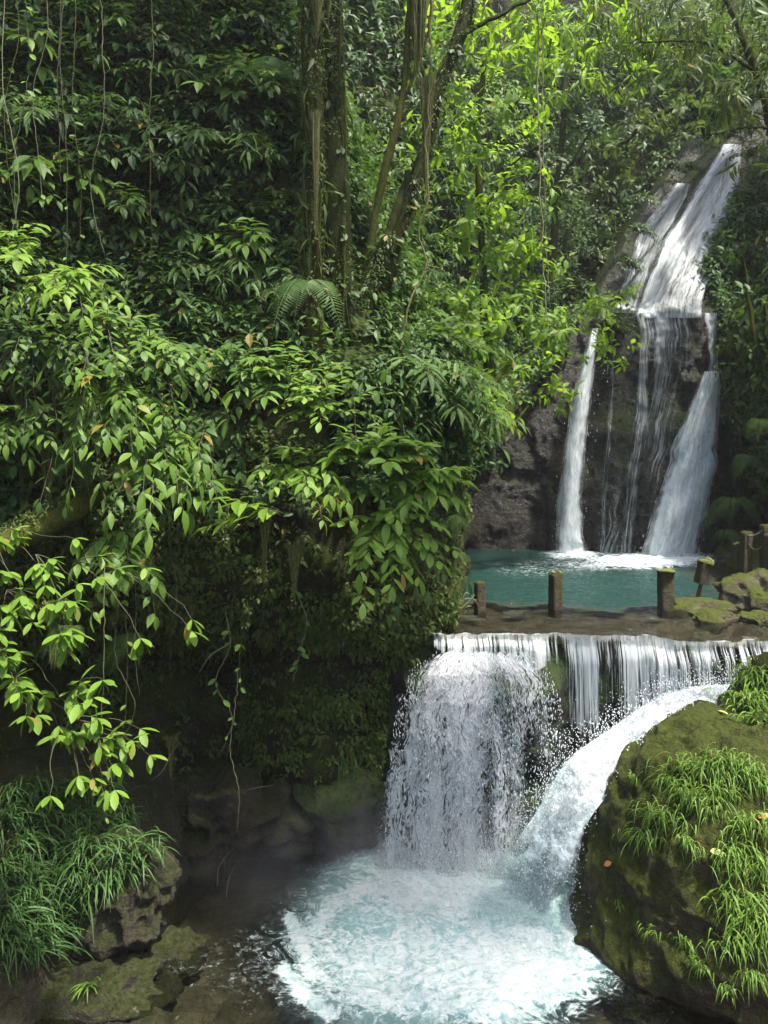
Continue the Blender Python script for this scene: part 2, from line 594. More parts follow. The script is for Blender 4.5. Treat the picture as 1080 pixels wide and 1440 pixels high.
# ------------------------------------------------------------------ the gorge: one wall of rock and soil round the pools
NODES = np.array([(1, -15), (-6, -11), (-9.5, -3), (-7.6, 4), (-5.7, 8), (-4.0, 9.7), (-1.9, 10.6), (-0.1, 11.1), (0.75, 12.2), (1.35, 14), (1.95, 17), (2.35, 20.5),
                  (3.2, 24), (5.2, 28.5), (9.0, 30.5), (12.6, 28.5), (12.4, 25.5), (11.0, 22.6), (9.75, 20.8), (9.3, 18.2), (9.6, 15), (9.9, 11), (10, 5), (10, -3), (7, -11), (1, -15)], float)
NS, NZ = 760, 230
gp = spline(NODES, NS)
dn = np.concatenate([[0], np.cumsum(np.linalg.norm(np.diff(NODES, axis=0), axis=1))])
gs = np.interp(np.linspace(0, dn[-1], NS), dn, np.arange(len(NODES)) - 2.0)        # node number along the path
gt = nrm(np.gradient(gp, axis=0))
gout = np.stack([-gt[:, 1], gt[:, 0]], 1)
kern = np.ones(31) / 31
gout = nrm(np.stack([np.convolve(np.pad(gout[:, i], 15, mode='edge'), kern, 'valid') for i in range(2)], 1))
zz = np.linspace(-7, 21, NZ)
S_, Z_ = np.meshgrid(gs, zz, indexing='ij')


def gorge_offset(s, z):
    left = 1 - sstep(5.6, 7.0, s)
    mid = sstep(5.6, 7, s) * (1 - sstep(9.0, 10.5, s))
    right = sstep(14.5, 16, s)
    back = sstep(9.5, 11, s) * (1 - sstep(14, 15, s))
    o = left * .46 * np.maximum(0, z - .6) + mid * .50 * np.maximum(0, z - .2) + right * .40 * np.maximum(0, z - 2.5) + back * .30 * np.maximum(0, z + 1)
    wl = sstep(2.2, 3.2, s) * (1 - sstep(5.3, 6.2, s))
    o = o + wl * (1.75 - 1.15 * sstep(4.0, 4.7, s)) * (1 - sstep(-3.5, -2.1, z)) - wl * .25 * np.exp(-((z + 1.2) / 1.0) ** 2)
    wr = sstep(8, 8.6, s) * (1 - sstep(9.4, 9.9, s))
    o = o + wr * 0.9 * (1 - sstep(-.4, 1.0, z))
    o = o + right * .8 * (1 - sstep(-2.2, -1.2, z)) * (1 - sstep(17.5, 18.5, s))
    return o


goff = gorge_offset(S_, Z_)
GX = gp[:, None, 0] + gout[:, None, 0] * goff
GY = gp[:, None, 1] + gout[:, None, 1] * goff
G = np.stack([GX, GY, Z_], -1)
disp = .75 * fbm(G * .42, 4, 3) + .28 * ridged(G * 1.1, 4, 9) + .10 * fbm(G * 4.0, 3, 21)
disp = disp * (0.45 + .55 * sstep(0, 2, np.abs(S_ - 5.6)))
G[..., 0] += gout[:, None, 0] * disp
G[..., 1] += gout[:, None, 1] * disp
G[..., 2] += .12 * fbm(G * 1.7, 3, 33)
behind = np.maximum(1 - sstep(-.6, .6, S_), sstep(19, 20.2, S_))              # unseen banks behind the camera, lowered to let more skylight in
G[..., 2] = np.where(G[..., 2] > 0, G[..., 2] * (1 - .72 * behind), G[..., 2])
GN = nrm(np.cross(np.gradient(G, axis=1), np.gradient(G, axis=0)))           # points into the gorge
if (GN[:, :, :2] * gout[:, None, :]).sum() > 0:
    GN = -GN
mb = MB()
mb.add(G, grid_quads(NS, NZ)[:, ::-1])
gorge = tag(mb.build('gorge_terrain', M['soil']), 'dark overgrown walls of the gorge', None, None, 'structure')


def bvh(*objs):
    vs, fs, n = [], [], 0
    for o in objs:
        me = o.data
        vs += [o.matrix_basis @ v.co for v in me.vertices]
        fs += [[i + n for i in p.vertices] for p in me.polygons]
        n += len(me.vertices)
    return BVHTree.FromPolygons(vs, fs)


GB = bvh(gorge)


def hit(px, py, tree=None, D0=0.0):
    d = Vector(P(px, py, 1.0)).normalized()
    loc, n, i, dist = (tree or GB).ray_cast(d * D0, d)
    if loc is None:
        return None, None
    n = np.array(n)
    if n @ np.array(d) > 0:
        n = -n
    return np.array(loc), n


# stream bed under the lower pool
nu, nv = 150, 170
bx, by = np.meshgrid(np.linspace(-11, 11, nu), np.linspace(-4, 13, nv), indexing='ij')
bz = -6.36 + .22 * fbm(np.stack([bx * .9, by * .9, 0 * bx], -1), 4, 5) - .5 * np.exp(-((bx - 1.2) ** 2 / 3 + (by - 10) ** 2 / 3))
bz += 1.2 * sstep(-3.6, -5.0, bx - .35 * (by - 8.6)) * sstep(12, 9, by)
mb = MB()
mb.add(np.stack([bx, by, bz], -1), grid_quads(nu, nv))
bed = tag(mb.build('stream_bed', M['bed']), 'stony bed under the lower pool', None, None, 'structure')


# ------------------------------------------------------------------ the cliff of the upper falls
def ridge_x(z):
    return np.interp(z, [3.0, 3.6, 4.6, 6.6, 8.2, 9.6, 12], [6.85, 7.0, 7.35, 8.65, 9.85, 11.05, 13.0])


def cliff_y(x, z):
    x, z = np.asarray(x, float), np.asarray(z, float)
    ztop = np.interp(x, [2, 4.0, 4.7, 5.4, 6.5, 9.0, 9.6], [.8, 1.2, 2.4, 3.3, 3.6, 3.6, 3.4]) + .22 * fbm(np.stack([x * 1.8, 0 * x, 0 * x + 2], -1), 3, 43)
    base = 21.45 + .35 * np.cos((x - 7.2) * .8) * 0 + .06 * (z + 1) + .25 * sstep(4.6, 4.0, x)
    base = base - .45 * sstep(.9, 0.2, z) * sstep(5.2, 6.2, x) * sstep(9.4, 8.6, x) - .25 * sstep(1.9, 1.6, z) * sstep(8.0, 8.6, x)
    up = np.maximum(0, z - ztop)
    on = sstep(-.25, .05, x - ridge_x(z))
    lft = ridge_x(z) - x
    slope_slab = .28 * sstep(0, .25, up) + .55 * up
    slope_left = .35 * sstep(0, .3, up) + .75 * up + .75 * sstep(0, .8, up) + 3.0 * sstep(.8, 1.2, lft) * sstep(0, 1, up)
    y = base + on * slope_slab + (1 - on) * slope_left
    y = y - .32 * np.exp(-((x - ridge_x(z) - .25) / .35) ** 2) * sstep(.1, .8, up)
    p = np.stack([x, z, 0 * x], -1)
    n = .22 * fbm(p * .8, 4, 41) + .13 * ridged(p * np.array([1.6, .7, 1]), 4, 47) + .05 * fbm(p * np.array([5, 3, 5]), 3, 51)
    return y - n * (1 - .8 * on * sstep(0, .5, up))


nu, nv = 260, 330
cx_, cz_ = np.meshgrid(np.linspace(1.6, 13.2, nu), np.linspace(-4, 11.5, nv), indexing='ij')
mb = MB()
q_ = grid_quads(nu, nv)[:, ::-1]
xc_, zc_ = cx_.ravel()[q_].mean(1), cz_.ravel()[q_].mean(1)
q_ = q_[~((ridge_x(zc_) - xc_ > .95) & (zc_ > np.interp(xc_, [2, 4.0, 4.7, 5.4, 6.5], [.8, 1.2, 2.4, 3.3, 3.6]) + 1.0))]
mb.add(np.stack([cx_, cliff_y(cx_, cz_), cz_], -1), q_)
cliff = tag(mb.build('cliff', M['cliff']), 'wet dark rock face behind the upper waterfall', None, None, 'structure')
CB = bvh(cliff)


def on_cliff(px, py, lift=0.07):
    px, py = np.asarray(px, float), np.asarray(py, float)
    D = np.full(px.shape, 22.0)
    for _ in range(14):
        D = .5 * D + .5 * cliff_y((px - CX) / F * D, (HY - py) / F * D)
    D = D - lift
    return np.stack([(px - CX) / F * D, D, (HY - py) / F * D], -1)


# ------------------------------------------------------------------ the weir between the pools
def crest_y(x):  # the lip wanders more on the right
    x = np.asarray(x, float)
    return 12.0 - .38 * sstep(3.7, 4.6, x) + (.08 + .08 * sstep(3.2, 4.2, x)) * fbm(np.stack([x * 2.2, 0 * x, 0 * x], -1), 4, 61)


def face_y(x, z):
    x, z = np.asarray(x, float), np.asarray(z, float)
    p = np.stack([x, z, 0 * x], -1)
    bul = .62 * sstep(-.05, .75, x) * (1 - sstep(2.45, 3.0, x)) * sstep(-3.25, -3.75, z + .15 * fbm(p * 1.5, 2, 3))
    return crest_y(x) + .16 - .22 * fbm(p * .9, 4, 71) * sstep(-3.1, -3.6, z) - .12 * ridged(p * 1.8, 4, 75) * sstep(-3.05, -3.4, z) - bul


nu = 280
xs = np.linspace(.1, 9.6, nu)
ys = np.linspace(0, 1, 70)
X, T = np.meshgrid(xs, ys, indexing='ij')
Y = crest_y(X) + .02 + T * 3.6
Zl = -3.02 + .025 * fbm(np.stack([X * 1.5, Y * 1.5, 0 * X], -1), 4, 81) + .05 * ridged(np.stack([X * .9, Y * 2.2, 0 * X], -1), 3, 83) * .6
Zl = Zl - .05 - 1.6 * sstep(15.0, 15.62, Y - .0 * X) * (1 - sstep(5.3, 6.5, X)) - .05 * (T < .02)
Zl = Zl + .20 * sstep(3.9, 5.0, X) * fbm(np.stack([X * 2.2, Y * 2.2, 0 * X], -1), 3, 85)
weir = thing('weir', 'old weir wall with a shallow brown ledge between the two pools', 'weir', (4, 12, -6.5))
mb = MB()
mb.add(np.stack([X, Y, Zl], -1), grid_quads(nu, 70))
o = mb.build('ledge', M['ledge'], weir)
o.location = (-4, -12, 6.5)
zs = np.linspace(-3.0, -6.8, 110)
X, Zf = np.meshgrid(xs, zs, indexing='ij')
Zf[:, 0] = Zl[:, 0]
Yf = face_y(X, Zf)
Yf[:, 0] = crest_y(xs) + .02
mb = MB()
mb.add(np.stack([X, Yf, Zf], -1), grid_quads(nu, 110))
face = mb.build('face', M['weirrock'], weir)
face.location = (-4, -12, 6.5)


# ------------------------------------------------------------------ water
def water_mat(name, deep, foamc, kind):
    m, t, out = new_mat(name)
    geo = nd(t, 'ShaderNodeNewGeometry')
    pos = geo.outputs['Position']
    mp = nd(t, 'ShaderNodeMapping')
    mp.inputs['Scale'].default_value = (1, .62, 1) if kind == 'upper' else (1, 1, 1)
    t.links.new(pos, mp.inputs['Vector'])
    w1 = noise(t, mp.outputs[0], 3.2 if kind == 'upper' else 3.5, 5, 0.6, .6)
    w2 = noise(t, mp.outputs[0], 13, 4, 0.6, .4)
    h = math_n(t, 'ADD', w1, math_n(t, 'MULTIPLY', w2, .4))
    b = nd(t, 'ShaderNodeBump', i_Strength=1.0 if kind == 'upper' else .6, i_Distance=0.22 if kind == 'upper' else .12)
    t.links.new(h, b.inputs['Height'])
    at = nd(t, 'ShaderNodeAttribute', attribute_name='foam')
    am = nd(t, 'ShaderNodeAttribute', attribute_name='milk')
    fn = noise(t, pos, 2.6 if kind == 'lower' else 3.0, 7, 0.68, 1.6)
    ff = noise(t, pos, 9.0, 5, 0.65, 1.0)
    lines = math_n(t, 'SUBTRACT', 1.0, math_n(t, 'MULTIPLY', math_n(t, 'ABSOLUTE', math_n(t, 'SUBTRACT', fn, .5)), 5.0), clamp=True)
    v = math_n(t, 'ADD', math_n(t, 'MULTIPLY', ff, .45), math_n(t, 'MULTIPLY', lines, .4))
    k = math_n(t, 'ADD', at.outputs['Fac'], math_n(t, 'MULTIPLY', math_n(t, 'SUBTRACT', v, .42), 1.5))
    fm = maprange(t, k, .42, .80)
    fm = math_n(t, 'MULTIPLY', fm, maprange(t, at.outputs['Fac'], .03, .22))
    dm = math_n(t, 'ADD', am.outputs['Fac'], math_n(t, 'MULTIPLY', math_n(t, 'SUBTRACT', fn, .5), .35))
    dm = maprange(t, dm, .05, .95)
    body = nd(t, 'ShaderNodeBsdfDiffuse')
    t.links.new(mixc(t, dm, rgb(*deep[0]), rgb(*deep[1])), body.inputs['Color'])
    tp = nd(t, 'ShaderNodeBsdfTransparent', i_Color=rgb(*deep[2]))
    md = nd(t, 'ShaderNodeMixShader')
    t.links.new(maprange(t, dm, 0.02, deep[3]), md.inputs[0])
    t.links.new(tp.outputs[0], md.inputs[1])
    t.links.new(body.outputs[0], md.inputs[2])
    gl = nd(t, 'ShaderNodeBsdfGlossy', i_Roughness=.07, i_Color=rgb(.95, .97, 1))
    t.links.new(b.outputs[0], gl.inputs['Normal'])
    fr = nd(t, 'ShaderNodeFresnel', i_IOR=1.33)
    t.links.new(b.outputs[0], fr.inputs['Normal'])
    mg = nd(t, 'ShaderNodeMixShader')
    t.links.new(fr.outputs[0], mg.inputs[0])
    t.links.new(md.outputs[0], mg.inputs[1])
    t.links.new(gl.outputs[0], mg.inputs[2])
    fo = nd(t, 'ShaderNodeBsdfPrincipled', i_Roughness=.5)
    b2 = nd(t, 'ShaderNodeBump', i_Strength=.7, i_Distance=.08)
    t.links.new(ff, b2.inputs['Height'])
    t.links.new(b2.outputs[0], fo.inputs['Normal'])
    fk = math_n(t, 'ADD', math_n(t, 'MULTIPLY', math_n(t, 'SUBTRACT', ff, .5), 2.2), math_n(t, 'ADD', math_n(t, 'MULTIPLY', lines, .5), math_n(t, 'MULTIPLY', at.outputs['Fac'], .35)))
    t.links.new(mixc(t, maprange(t, fk, .05, 1.0), rgb(*foamc[0]), rgb(*foamc[1])), fo.inputs['Base Color'])
    mf = nd(t, 'ShaderNodeMixShader')
    t.links.new(fm, mf.inputs[0])
    t.links.new(mg.outputs[0], mf.inputs[1])
    t.links.new(fo.outputs[0], mf.inputs[2])
    t.links.new(mf.outputs[0], out.inputs['Surface'])
    return m


M['pool_up'] = water_mat('teal_pool_water', ((.05, .045, .025), (.010, .033, .028), (.74, .72, .64), .6), ((.42, .55, .56), (.76, .81, .82)), 'upper')
M['pool_low'] = water_mat('lower_pool_water', ((.040, .056, .047), (.27, .47, .46), (.62, .65, .57), .45), ((.25, .46, .45), (.75, .83, .80)), 'lower')


def water_sheet(name, x0, x1, y0, y1, nu, nv, z, fn, mat, label, clip=None):
    X, Y = np.meshgrid(np.linspace(x0, x1, nu), np.linspace(y0, y1, nv), indexing='ij')
    if clip is not None:
        Y = clip(X, Y)
    foam, milk, dz = fn(X, Y)
    mb = MB()
    mb.add(np.stack([X, Y, z + dz], -1), grid_quads(nu, nv))
    me = mb.mesh(name, mat)
    for nm, a in (('foam', foam), ('milk', milk)):
        at = me.attributes.new(nm, 'FLOAT', 'POINT')
        at.data.foreach_set('value', np.clip(a, 0, 2).astype(np.float32).ravel())
    o = bpy.data.objects.new(name, me)
    COL.objects.link(o)
    return tag(o, label, None, None, 'structure')


def blob(px, py, cx, cy, rx, ry, p=2):
    return np.exp(-(np.abs((px - cx) / rx) ** p + np.abs((py - cy) / ry) ** p))


def upper_fn(X, Y):
    px, py = CX + X / Y * F, HY + 2.95 / Y * F
    nz = fbm(np.stack([X * 1.3, Y * 1.3, 0 * X], -1), 4, 91)
    milk = sstep(13.5, 14.7, Y + nz * 1.5) * (1 - sstep(5.6, 7.4, X + nz * .8 - .12 * (Y - 14)))
    foam = .95 * blob(px, py, 803, 777, 30, 6) + 1.0 * blob(px, py, 930, 786, 70, 11) + .35 * blob(px, py, 860, 793, 70, 8)
    foam += .22 * blob(px, py, 760, 800, 120, 22)
    dz = .02 * fbm(np.stack([X * 2, Y * 2, 0 * X], -1), 4, 93) + .10 * foam * np.maximum(0, fbm(np.stack([X * 4, Y * 4, 0 * X], -1), 3, 94))
    return foam, milk, dz * sstep(12.0, 12.6, Y)


def upper_clip(X, Y):
    t = (Y - 11.9) / (23.4 - 11.9)
    y0 = crest_y(X) - .03
    return y0 + t * (23.4 - y0)


pool_up = water_sheet('upper_pool_water', .3, 10.4, 11.9, 23.4, 200, 240, -2.95, upper_fn, M['pool_up'], 'teal water of the upper pool', upper_clip)


def seg_d(px, py, pts):
    d = np.full(px.shape, 1e9)
    for (ax, ay), (bx_, by_) in zip(pts[:-1], pts[1:]):
        vx, vy = bx_ - ax, by_ - ay
        t = np.clip(((px - ax) * vx + (py - ay) * vy) / (vx * vx + vy * vy), 0, 1)
        d = np.minimum(d, np.hypot(px - ax - t * vx, py - ay - t * vy))
    return d


def lower_fn(X, Y):
    Y = np.maximum(Y, 3)
    px, py = CX + X / Y * F, HY + 6.05 / Y * F
    p3 = np.stack([X, Y, 0 * X], -1)
    wx, wy = 34 * fbm(p3 * .8, 3, 101), 22 * fbm(p3 * .8, 3, 103)
    qx, qy = px + wx, py + wy
    core = blob(qx, qy, 676, 1240, 138, 54, 3) * .80 + blob(qx, qy, 745, 1310, 55, 60) * .3 + blob(qx, qy, 760, 1300, 75, 95) * .9 + blob(qx, qy, 650, 1185, 130, 30, 3) * .9
    core = core * .86 + .45 * blob(qx, qy, 735, 1375, 55, 45) + .40 * blob(qx, qy, 640, 1375, 190, 55, 3)
    out = .34 * blob(qx, qy, 560, 1295, 180, 105, 3) + .30 * blob(qx, qy, 650, 1395, 200, 60, 3)
    st = .8 * np.exp(-(seg_d(px + wx * .25, py + wy * .25, [(408, 1292), (424, 1330), (436, 1375)]) / 7) ** 2)
    st += .75 * np.exp(-(seg_d(px + wx * .25, py + wy * .25, [(398, 1365), (420, 1395), (462, 1425)]) / 8) ** 2)
    st += .5 * np.exp(-(seg_d(px + wx * .3, py, [(440, 1310), (470, 1270), (520, 1245)]) / 10) ** 2)
    speck = .16 * blob(px, py, 300, 1370, 160, 70, 3)
    foam = np.clip(core, 0, .95) + out + st + speck
    milk = np.clip(1.0 * blob(qx, qy, 660, 1280, 180, 95, 3), 0, 1) + .22 * blob(qx, qy, 500, 1340, 170, 110) + .34 * blob(qx, qy, 640, 1400, 200, 80, 3) + .09
    wave = .018 * fbm(p3 * 2.2, 4, 105) + np.clip(core, 0, 1) * (.11 * fbm(p3 * 2.0, 4, 107) + .05 * np.abs(fbm(p3 * 7, 3, 109)))
    return foam, milk, wave


pool_low = water_sheet('lower_pool_water', -8, 8.5, 3.0, 13.2, 420, 300, -6.05, lower_fn, M['pool_low'], 'churning pale turquoise water of the lower pool')


# ------------------------------------------------------------------ falling water
def fall_sheet(mb, rows, nu=24, nv=120, lift=.08, D=None, dens=1.0, edge=.28, bulge=.0, seed=1, rough=.05, topfade=0.0, rowdens=None, botfade=0.0, cols=0.0, colf=3.0):
    """rows: (py, left px, right px[, depth]); the sheet follows the cliff unless depths are given."""
    r = np.array([list(q) + [0] * (4 - len(q)) for q in rows], float)
    t = np.linspace(0, 1, nv)
    tk = np.linspace(0, 1, len(r))
    py = np.interp(t, tk, r[:, 0])
    L, Rt = np.interp(t, tk, r[:, 1]), np.interp(t, tk, r[:, 2])
    u = np.linspace(0, 1, nu)
    U, V = np.meshgrid(u, t, indexing='ij')
    wob = fbm(np.stack([V * 9, U * 0, U * 0 + seed], -1), 3, seed) * (Rt - L)[None, :] * .07
    PX = L[None] + (Rt - L)[None] * U + wob
    PY = np.broadcast_to(py[None], PX.shape)
    if r[:, 3].any():
        Dk = np.interp(t, tk, r[:, 3])[None] - bulge * np.sin(np.pi * U)
        p = np.stack([(PX - CX) / F * Dk, Dk, (HY - PY) / F * Dk], -1)
    else:
        p = on_cliff(PX, PY, lift)
        p[..., 1] -= bulge * np.sin(np.pi * U)
    ln = np.concatenate([[0], np.cumsum(np.linalg.norm(np.diff(p[nu // 2], axis=0), axis=1))])
    wd = np.linalg.norm(p[-1] - p[0], axis=-1).mean()
    nn = fbm(np.stack([U * wd * 5, V * ln[-1] * 1.4, U * 0 + seed], -1), 4, seed + 5)
    p[..., 1] -= rough * nn
    e = np.minimum(sstep(0, edge, U), sstep(0, edge, 1 - U))
    dn_ = (dens * np.ones_like(U) if rowdens is None else np.interp(V, np.linspace(0, 1, len(rowdens)), rowdens)) - .5 * (1 - e)
    if cols:
        dn_ = dn_ + cols * fbm(np.stack([PX / 50 * colf / 3, V * 1.1, U * 0 + seed], -1), 3, seed + 7) + .5 * cols * fbm(np.stack([PX / 22, V * 2.2, U * 0 + seed], -1), 2, seed + 8)
    if topfade:
        dn_ = dn_ - .6 * (1 - sstep(0, topfade, V))
    if botfade:
        dn_ = dn_ - .7 * sstep(1 - botfade, 1, V)
    uv = np.stack([U * wd / 2.0, np.broadcast_to(ln[None] / 2.0, U.shape)], -1)
    mb.add(p, grid_quads(nu, nv), dens=dn_, uv=uv)
    return p


OCT = (np.array([[1, 0, 0], [0, 1, 0], [-1, 0, 0], [0, -1, 0], [0, 0, 1], [0, 0, -1]], float),
       np.array([[0, 1, 4], [1, 2, 4], [2, 3, 4], [3, 0, 4], [1, 0, 5], [2, 1, 5], [3, 2, 5], [0, 3, 5]]))


def drops(mb, pts, r, stretch, rng):
    n = len(pts)
    r = np.broadcast_to(r, (n,))
    s = np.broadcast_to(stretch, (n,))
    V = OCT[0][None] * r[:, None, None]
    V = V * np.stack([np.ones(n), np.ones(n), s], 1)[:, None, :]
    V = V + pts[:, None, :] + rng.normal(0, .18, (n, 6, 3)) * r[:, None, None]
    mb.add(V, None, (OCT[1][None] + (np.arange(n) * 6)[:, None, None]).reshape(-1, 3))


mdr, tdr, odr = new_mat('water_drops')
pdr = nd(tdr, 'ShaderNodeBsdfPrincipled', i_Roughness=.2)
pdr.inputs['Base Color'].default_value = rgb(.84, .89, .92)
tl = nd(tdr, 'ShaderNodeBsdfTranslucent', i_Color=rgb(.84, .89, .92))
mxd = nd(tdr, 'ShaderNodeMixShader', i_Fac=.35)
tdr.links.new(pdr.outputs[0], mxd.inputs[1])
tdr.links.new(tl.outputs[0], mxd.inputs[2])
tdr.links.new(mxd.outputs[0], odr.inputs['Surface'])
M['drops'] = mdr


def base_child(o, root):
    o.location = -Vector(root.location)
    return o


def fall_thing(label, loc, parts, name='waterfall', group=None):
    root = thing(name, label, 'waterfall', loc, group)
    for nm, mb, mat in parts:
        o = base_child(mb.build(nm, mat, root), root)
        if nm == 'spray':
            o['kind'] = 'stuff'
    return root


rng = np.random.default_rng(11)
# upper tier
a = MB()
fall_sheet(a, [(203, 1019, 1042), (230, 1001, 1044), (260, 982, 1042), (300, 956, 1032), (340, 931, 1022), (380, 913, 1008), (420, 899, 992), (447, 890, 988)],
           40, 200, .10, rowdens=[.85, .78, .72, .68, .66, .6, .55, .6], edge=.10, seed=3, rough=.05)
fall_sheet(a, [(203, 1014, 1040), (230, 1000, 1030), (260, 982, 1022), (300, 956, 1000), (340, 931, 975), (380, 913, 950), (420, 899, 930), (440, 892, 922)],
           30, 200, .15, rowdens=[.7, .7, .65, .62, .62, .65, .68, .75], edge=.25, seed=8, rough=.06)
b = MB()
fall_sheet(b, [(258, 948, 975), (285, 924, 964), (310, 904, 950), (345, 889, 934), (375, 879, 918), (400, 871, 908), (440, 862, 898)], 26, 140, .35, rowdens=[.62, .6, .6, .6, .56, .55], edge=.2, seed=13, rough=.1)
up_fall = fall_thing('upper tier of white water sliding down the sloping rock slab, above the ledge', P(935, 437, 21.8), [('main_stream', a, M['fall_main']), ('side_stream', b, M['fall_main'])])
# thin left stream
a = MB()
rows = [(462, 831, 842, 21.3), (500, 819, 838, 21.1), (560, 803, 832, 20.95), (620, 794, 824, 20.85), (700, 786, 820, 20.8), (760, 781, 822, 20.78), (782, 778, 828, 20.75)]
fall_sheet(a, rows, 22, 160, D=1, rowdens=[.75, .78, .85, .9, .9, .88, .85], edge=.3, bulge=.18, seed=17, rough=.10)
fall_sheet(a, [(q[0], q[1] + 3, q[2] - 4, q[3] - .22) for q in rows], 18, 160, D=1, rowdens=[.4, .5, .55, .6, .6], edge=.35, bulge=.1, seed=19, rough=.12)
d = MB()
t = rng.uniform(0, 1, 160) ** .6
pts = np.array([P(np.interp(q, np.linspace(0, 1, 7), [r_[1] for r_ in rows]) + rng.uniform(-5, 45), 462 + q * 318, 20.7 + rng.normal(0, .15)) for q in t])
drops(d, pts, rng.uniform(.004, .009, 160), rng.uniform(1, 5, 160), rng)
fall_thing('slender white stream falling beside the leafy branch, left of the wet rock', P(803, 780, 20.75), [('water_column', a, M['fall_main']), ('spray', d, M['drops'])])
# trickles
for rows, dn_, lab in (([(440, 886, 916), (480, 894, 920), (540, 889, 917), (580, 886, 922), (606, 882, 918), (680, 872, 906), (778, 858, 898)], [.8, .72, .74, .8, .66, .6, .62],
                        'thin broken trickle down the middle of the dark wet rock face'),
                       ([(490, 857, 870), (560, 852, 868), (640, 845, 864), (720, 836, 860), (778, 828, 866)], [.6, .62, .58, .52, .55],
                        'faintest hairline trickle on the dark rock, next to the slender stream')):
    a = MB()
    fall_sheet(a, rows, 22, 200, .10, rowdens=dn_, edge=.45, seed=23 + len(rows), rough=.05)
    fall_thing(lab, P(rows[-1][1], 778, 21), [('water_film', a, M['fall_thin'])])
a = MB()
fall_sheet(a, [(441, 880, 986), (520, 880, 980), (600, 866, 962), (700, 850, 940), (782, 828, 925)], 60, 200, .06, rowdens=[.62, .50, .52, .50, .54], edge=.2, seed=83, rough=.04, cols=.35, colf=5)
fall_thing('faint wet veil spread over the dark rock face under the ledge', P(880, 778, 21), [('water_film', a, M['fall_thin'])])
a = MB()
fall_sheet(a, [(440, 986, 1010), (470, 990, 1013), (500, 994, 1013), (529, 993, 1012)], 18, 60, .15, rowdens=[.68, .56, .54, .62], edge=.3, seed=31, rough=.08)
c = MB()
rows = [(522, 988, 1014, 20.95), (560, 974, 1014, 20.85), (620, 950, 1012, 20.75), (660, 938, 1007, 20.65), (720, 920, 998, 20.55), (790, 902, 984, 20.5)]
fall_sheet(c, rows, 34, 170, D=1, rowdens=[.8, .85, .9, .9, .88, .85], edge=.2, bulge=.25, seed=37, rough=.14)
fall_sheet(c, [(q[0], q[1] + 5, q[2] - 6, q[3] - .3) for q in rows], 26, 170, D=1, rowdens=[.45, .55, .58, .58, .56], edge=.3, bulge=.12, seed=39, rough=.14)
d = MB()
t = rng.uniform(0, 1, 240) ** .6
pts = np.array([P(np.interp(q, np.linspace(0, 1, 6), [r_[1] for r_ in rows]) + rng.uniform(-8, 80), 527 + q * 255, 20.35 + rng.normal(0, .15)) for q in t])
drops(d, pts, rng.uniform(.004, .009, 240), rng.uniform(1, 5, 240), rng)
fall_thing('widest lower white stream fanning out beside the right rock wall into the teal pool', P(945, 784, 20.5), [('upper_drop', a, M['fall_main']), ('water_column', c, M['fall_main']), ('spray', d, M['drops'])])

# the curtain over the weir
a = MB()
xs_ = np.linspace(.66, 6.2, 400)


def curtain(mb, x0, x1, zb0, zb1, dy, seed, nu=220, nv=50, d0=.9, d1=.5):
    U, V = np.meshgrid(np.linspace(0, 1, nu), np.linspace(0, 1, nv), indexing='ij')
    X = x0 + (x1 - x0) * U
    zb = np.interp(U, np.linspace(0, 1, len(zb1)), zb1)
    Z = -2.95 + .035 * fbm(np.stack([X * 5, 0 * X, 0 * X + 3], -1), 3, 5) * (1 - V) - .05 * np.minimum(V * 12, 1) + (zb + 2.95) * V
    Y = crest_y(X) + .03 - dy * sstep(0, .25, V) - .10 * V + .02 * fbm(np.stack([X * 14, V * 2, 0 * V + seed], -1), 2, seed)
    Y = Y - .06 * (1 - sstep(0, .12, V)) * 0
    cl = fbm(np.stack([X * 2.6, 0 * X, 0 * X + seed], -1), 3, seed + 2)
    dens = d0 + (d1 - d0) * V ** .35 + .36 * cl + .30 * (1 - sstep(0, .05, V)) - .35 * sstep(.75, 1, V) - .7 * (1 - sstep(0, .035, U + .012 * np.sin(V * 9)))
    uv = np.stack([X / 2, -Z / 2], -1)
    mb.add(np.stack([X, Y, Z], -1), grid_quads(nu, nv), dens=dens, uv=uv)


curtain(a, .68, 6.4, -3.5, [-3.42, -3.40, -3.5, -4.6, -4.35, -3.98, -3.85, -3.82, -3.8], .10, 43, 700, 60, .70, .50)
curtain(a, .70, 6.4, -3.5, [-3.40, -3.36, -3.34, -4.6, -4.75, -4.3, -3.95, -3.85, -3.7], .17, 45, 700, 60, .56, .38)
lace = MB()
rows = [(912, 622, 742, 11.68), (944, 574, 772, 11.38), (985, 560, 788, 11.24), (1040, 551, 797, 11.18), (1120, 544, 801, 11.14), (1232, 536, 802, 11.12)]
fall_sheet(lace, rows, 120, 220, D=1, rowdens=[.72, .72, .64, .56, .50, .46, .50], edge=.12, bulge=.06, seed=51, rough=.10, topfade=.05, cols=.62)
fall_sheet(lace, [(q[0] + 4, q[1] + 6, q[2] - 6, q[3] - .14) for q in rows], 120, 220, D=1, rowdens=[.54, .58, .52, .44, .40, .38, .42], edge=.14, bulge=.06, seed=57, rough=.10, topfade=.05, cols=.62)
fall_sheet(lace, [(q[0] + 2, q[1] + 4, q[2] - 4, q[3] + .05) for q in rows], 120, 160, D=1, rowdens=[.5, .5, .42, .36, .32, .30, .36], edge=.2, bulge=.04, seed=67, rough=.06, topfade=.05, cols=.5, colf=6)
d = MB()
n = 9000
t = rng.uniform(0, 1, n) ** .75
Lk, Rk, pk = [q[1] for q in rows], [q[2] for q in rows], [q[0] for q in rows]
tk = np.linspace(0, 1, 6)
pyv = np.interp(t, tk, pk)
uu = rng.uniform(.0, 1.0, n)
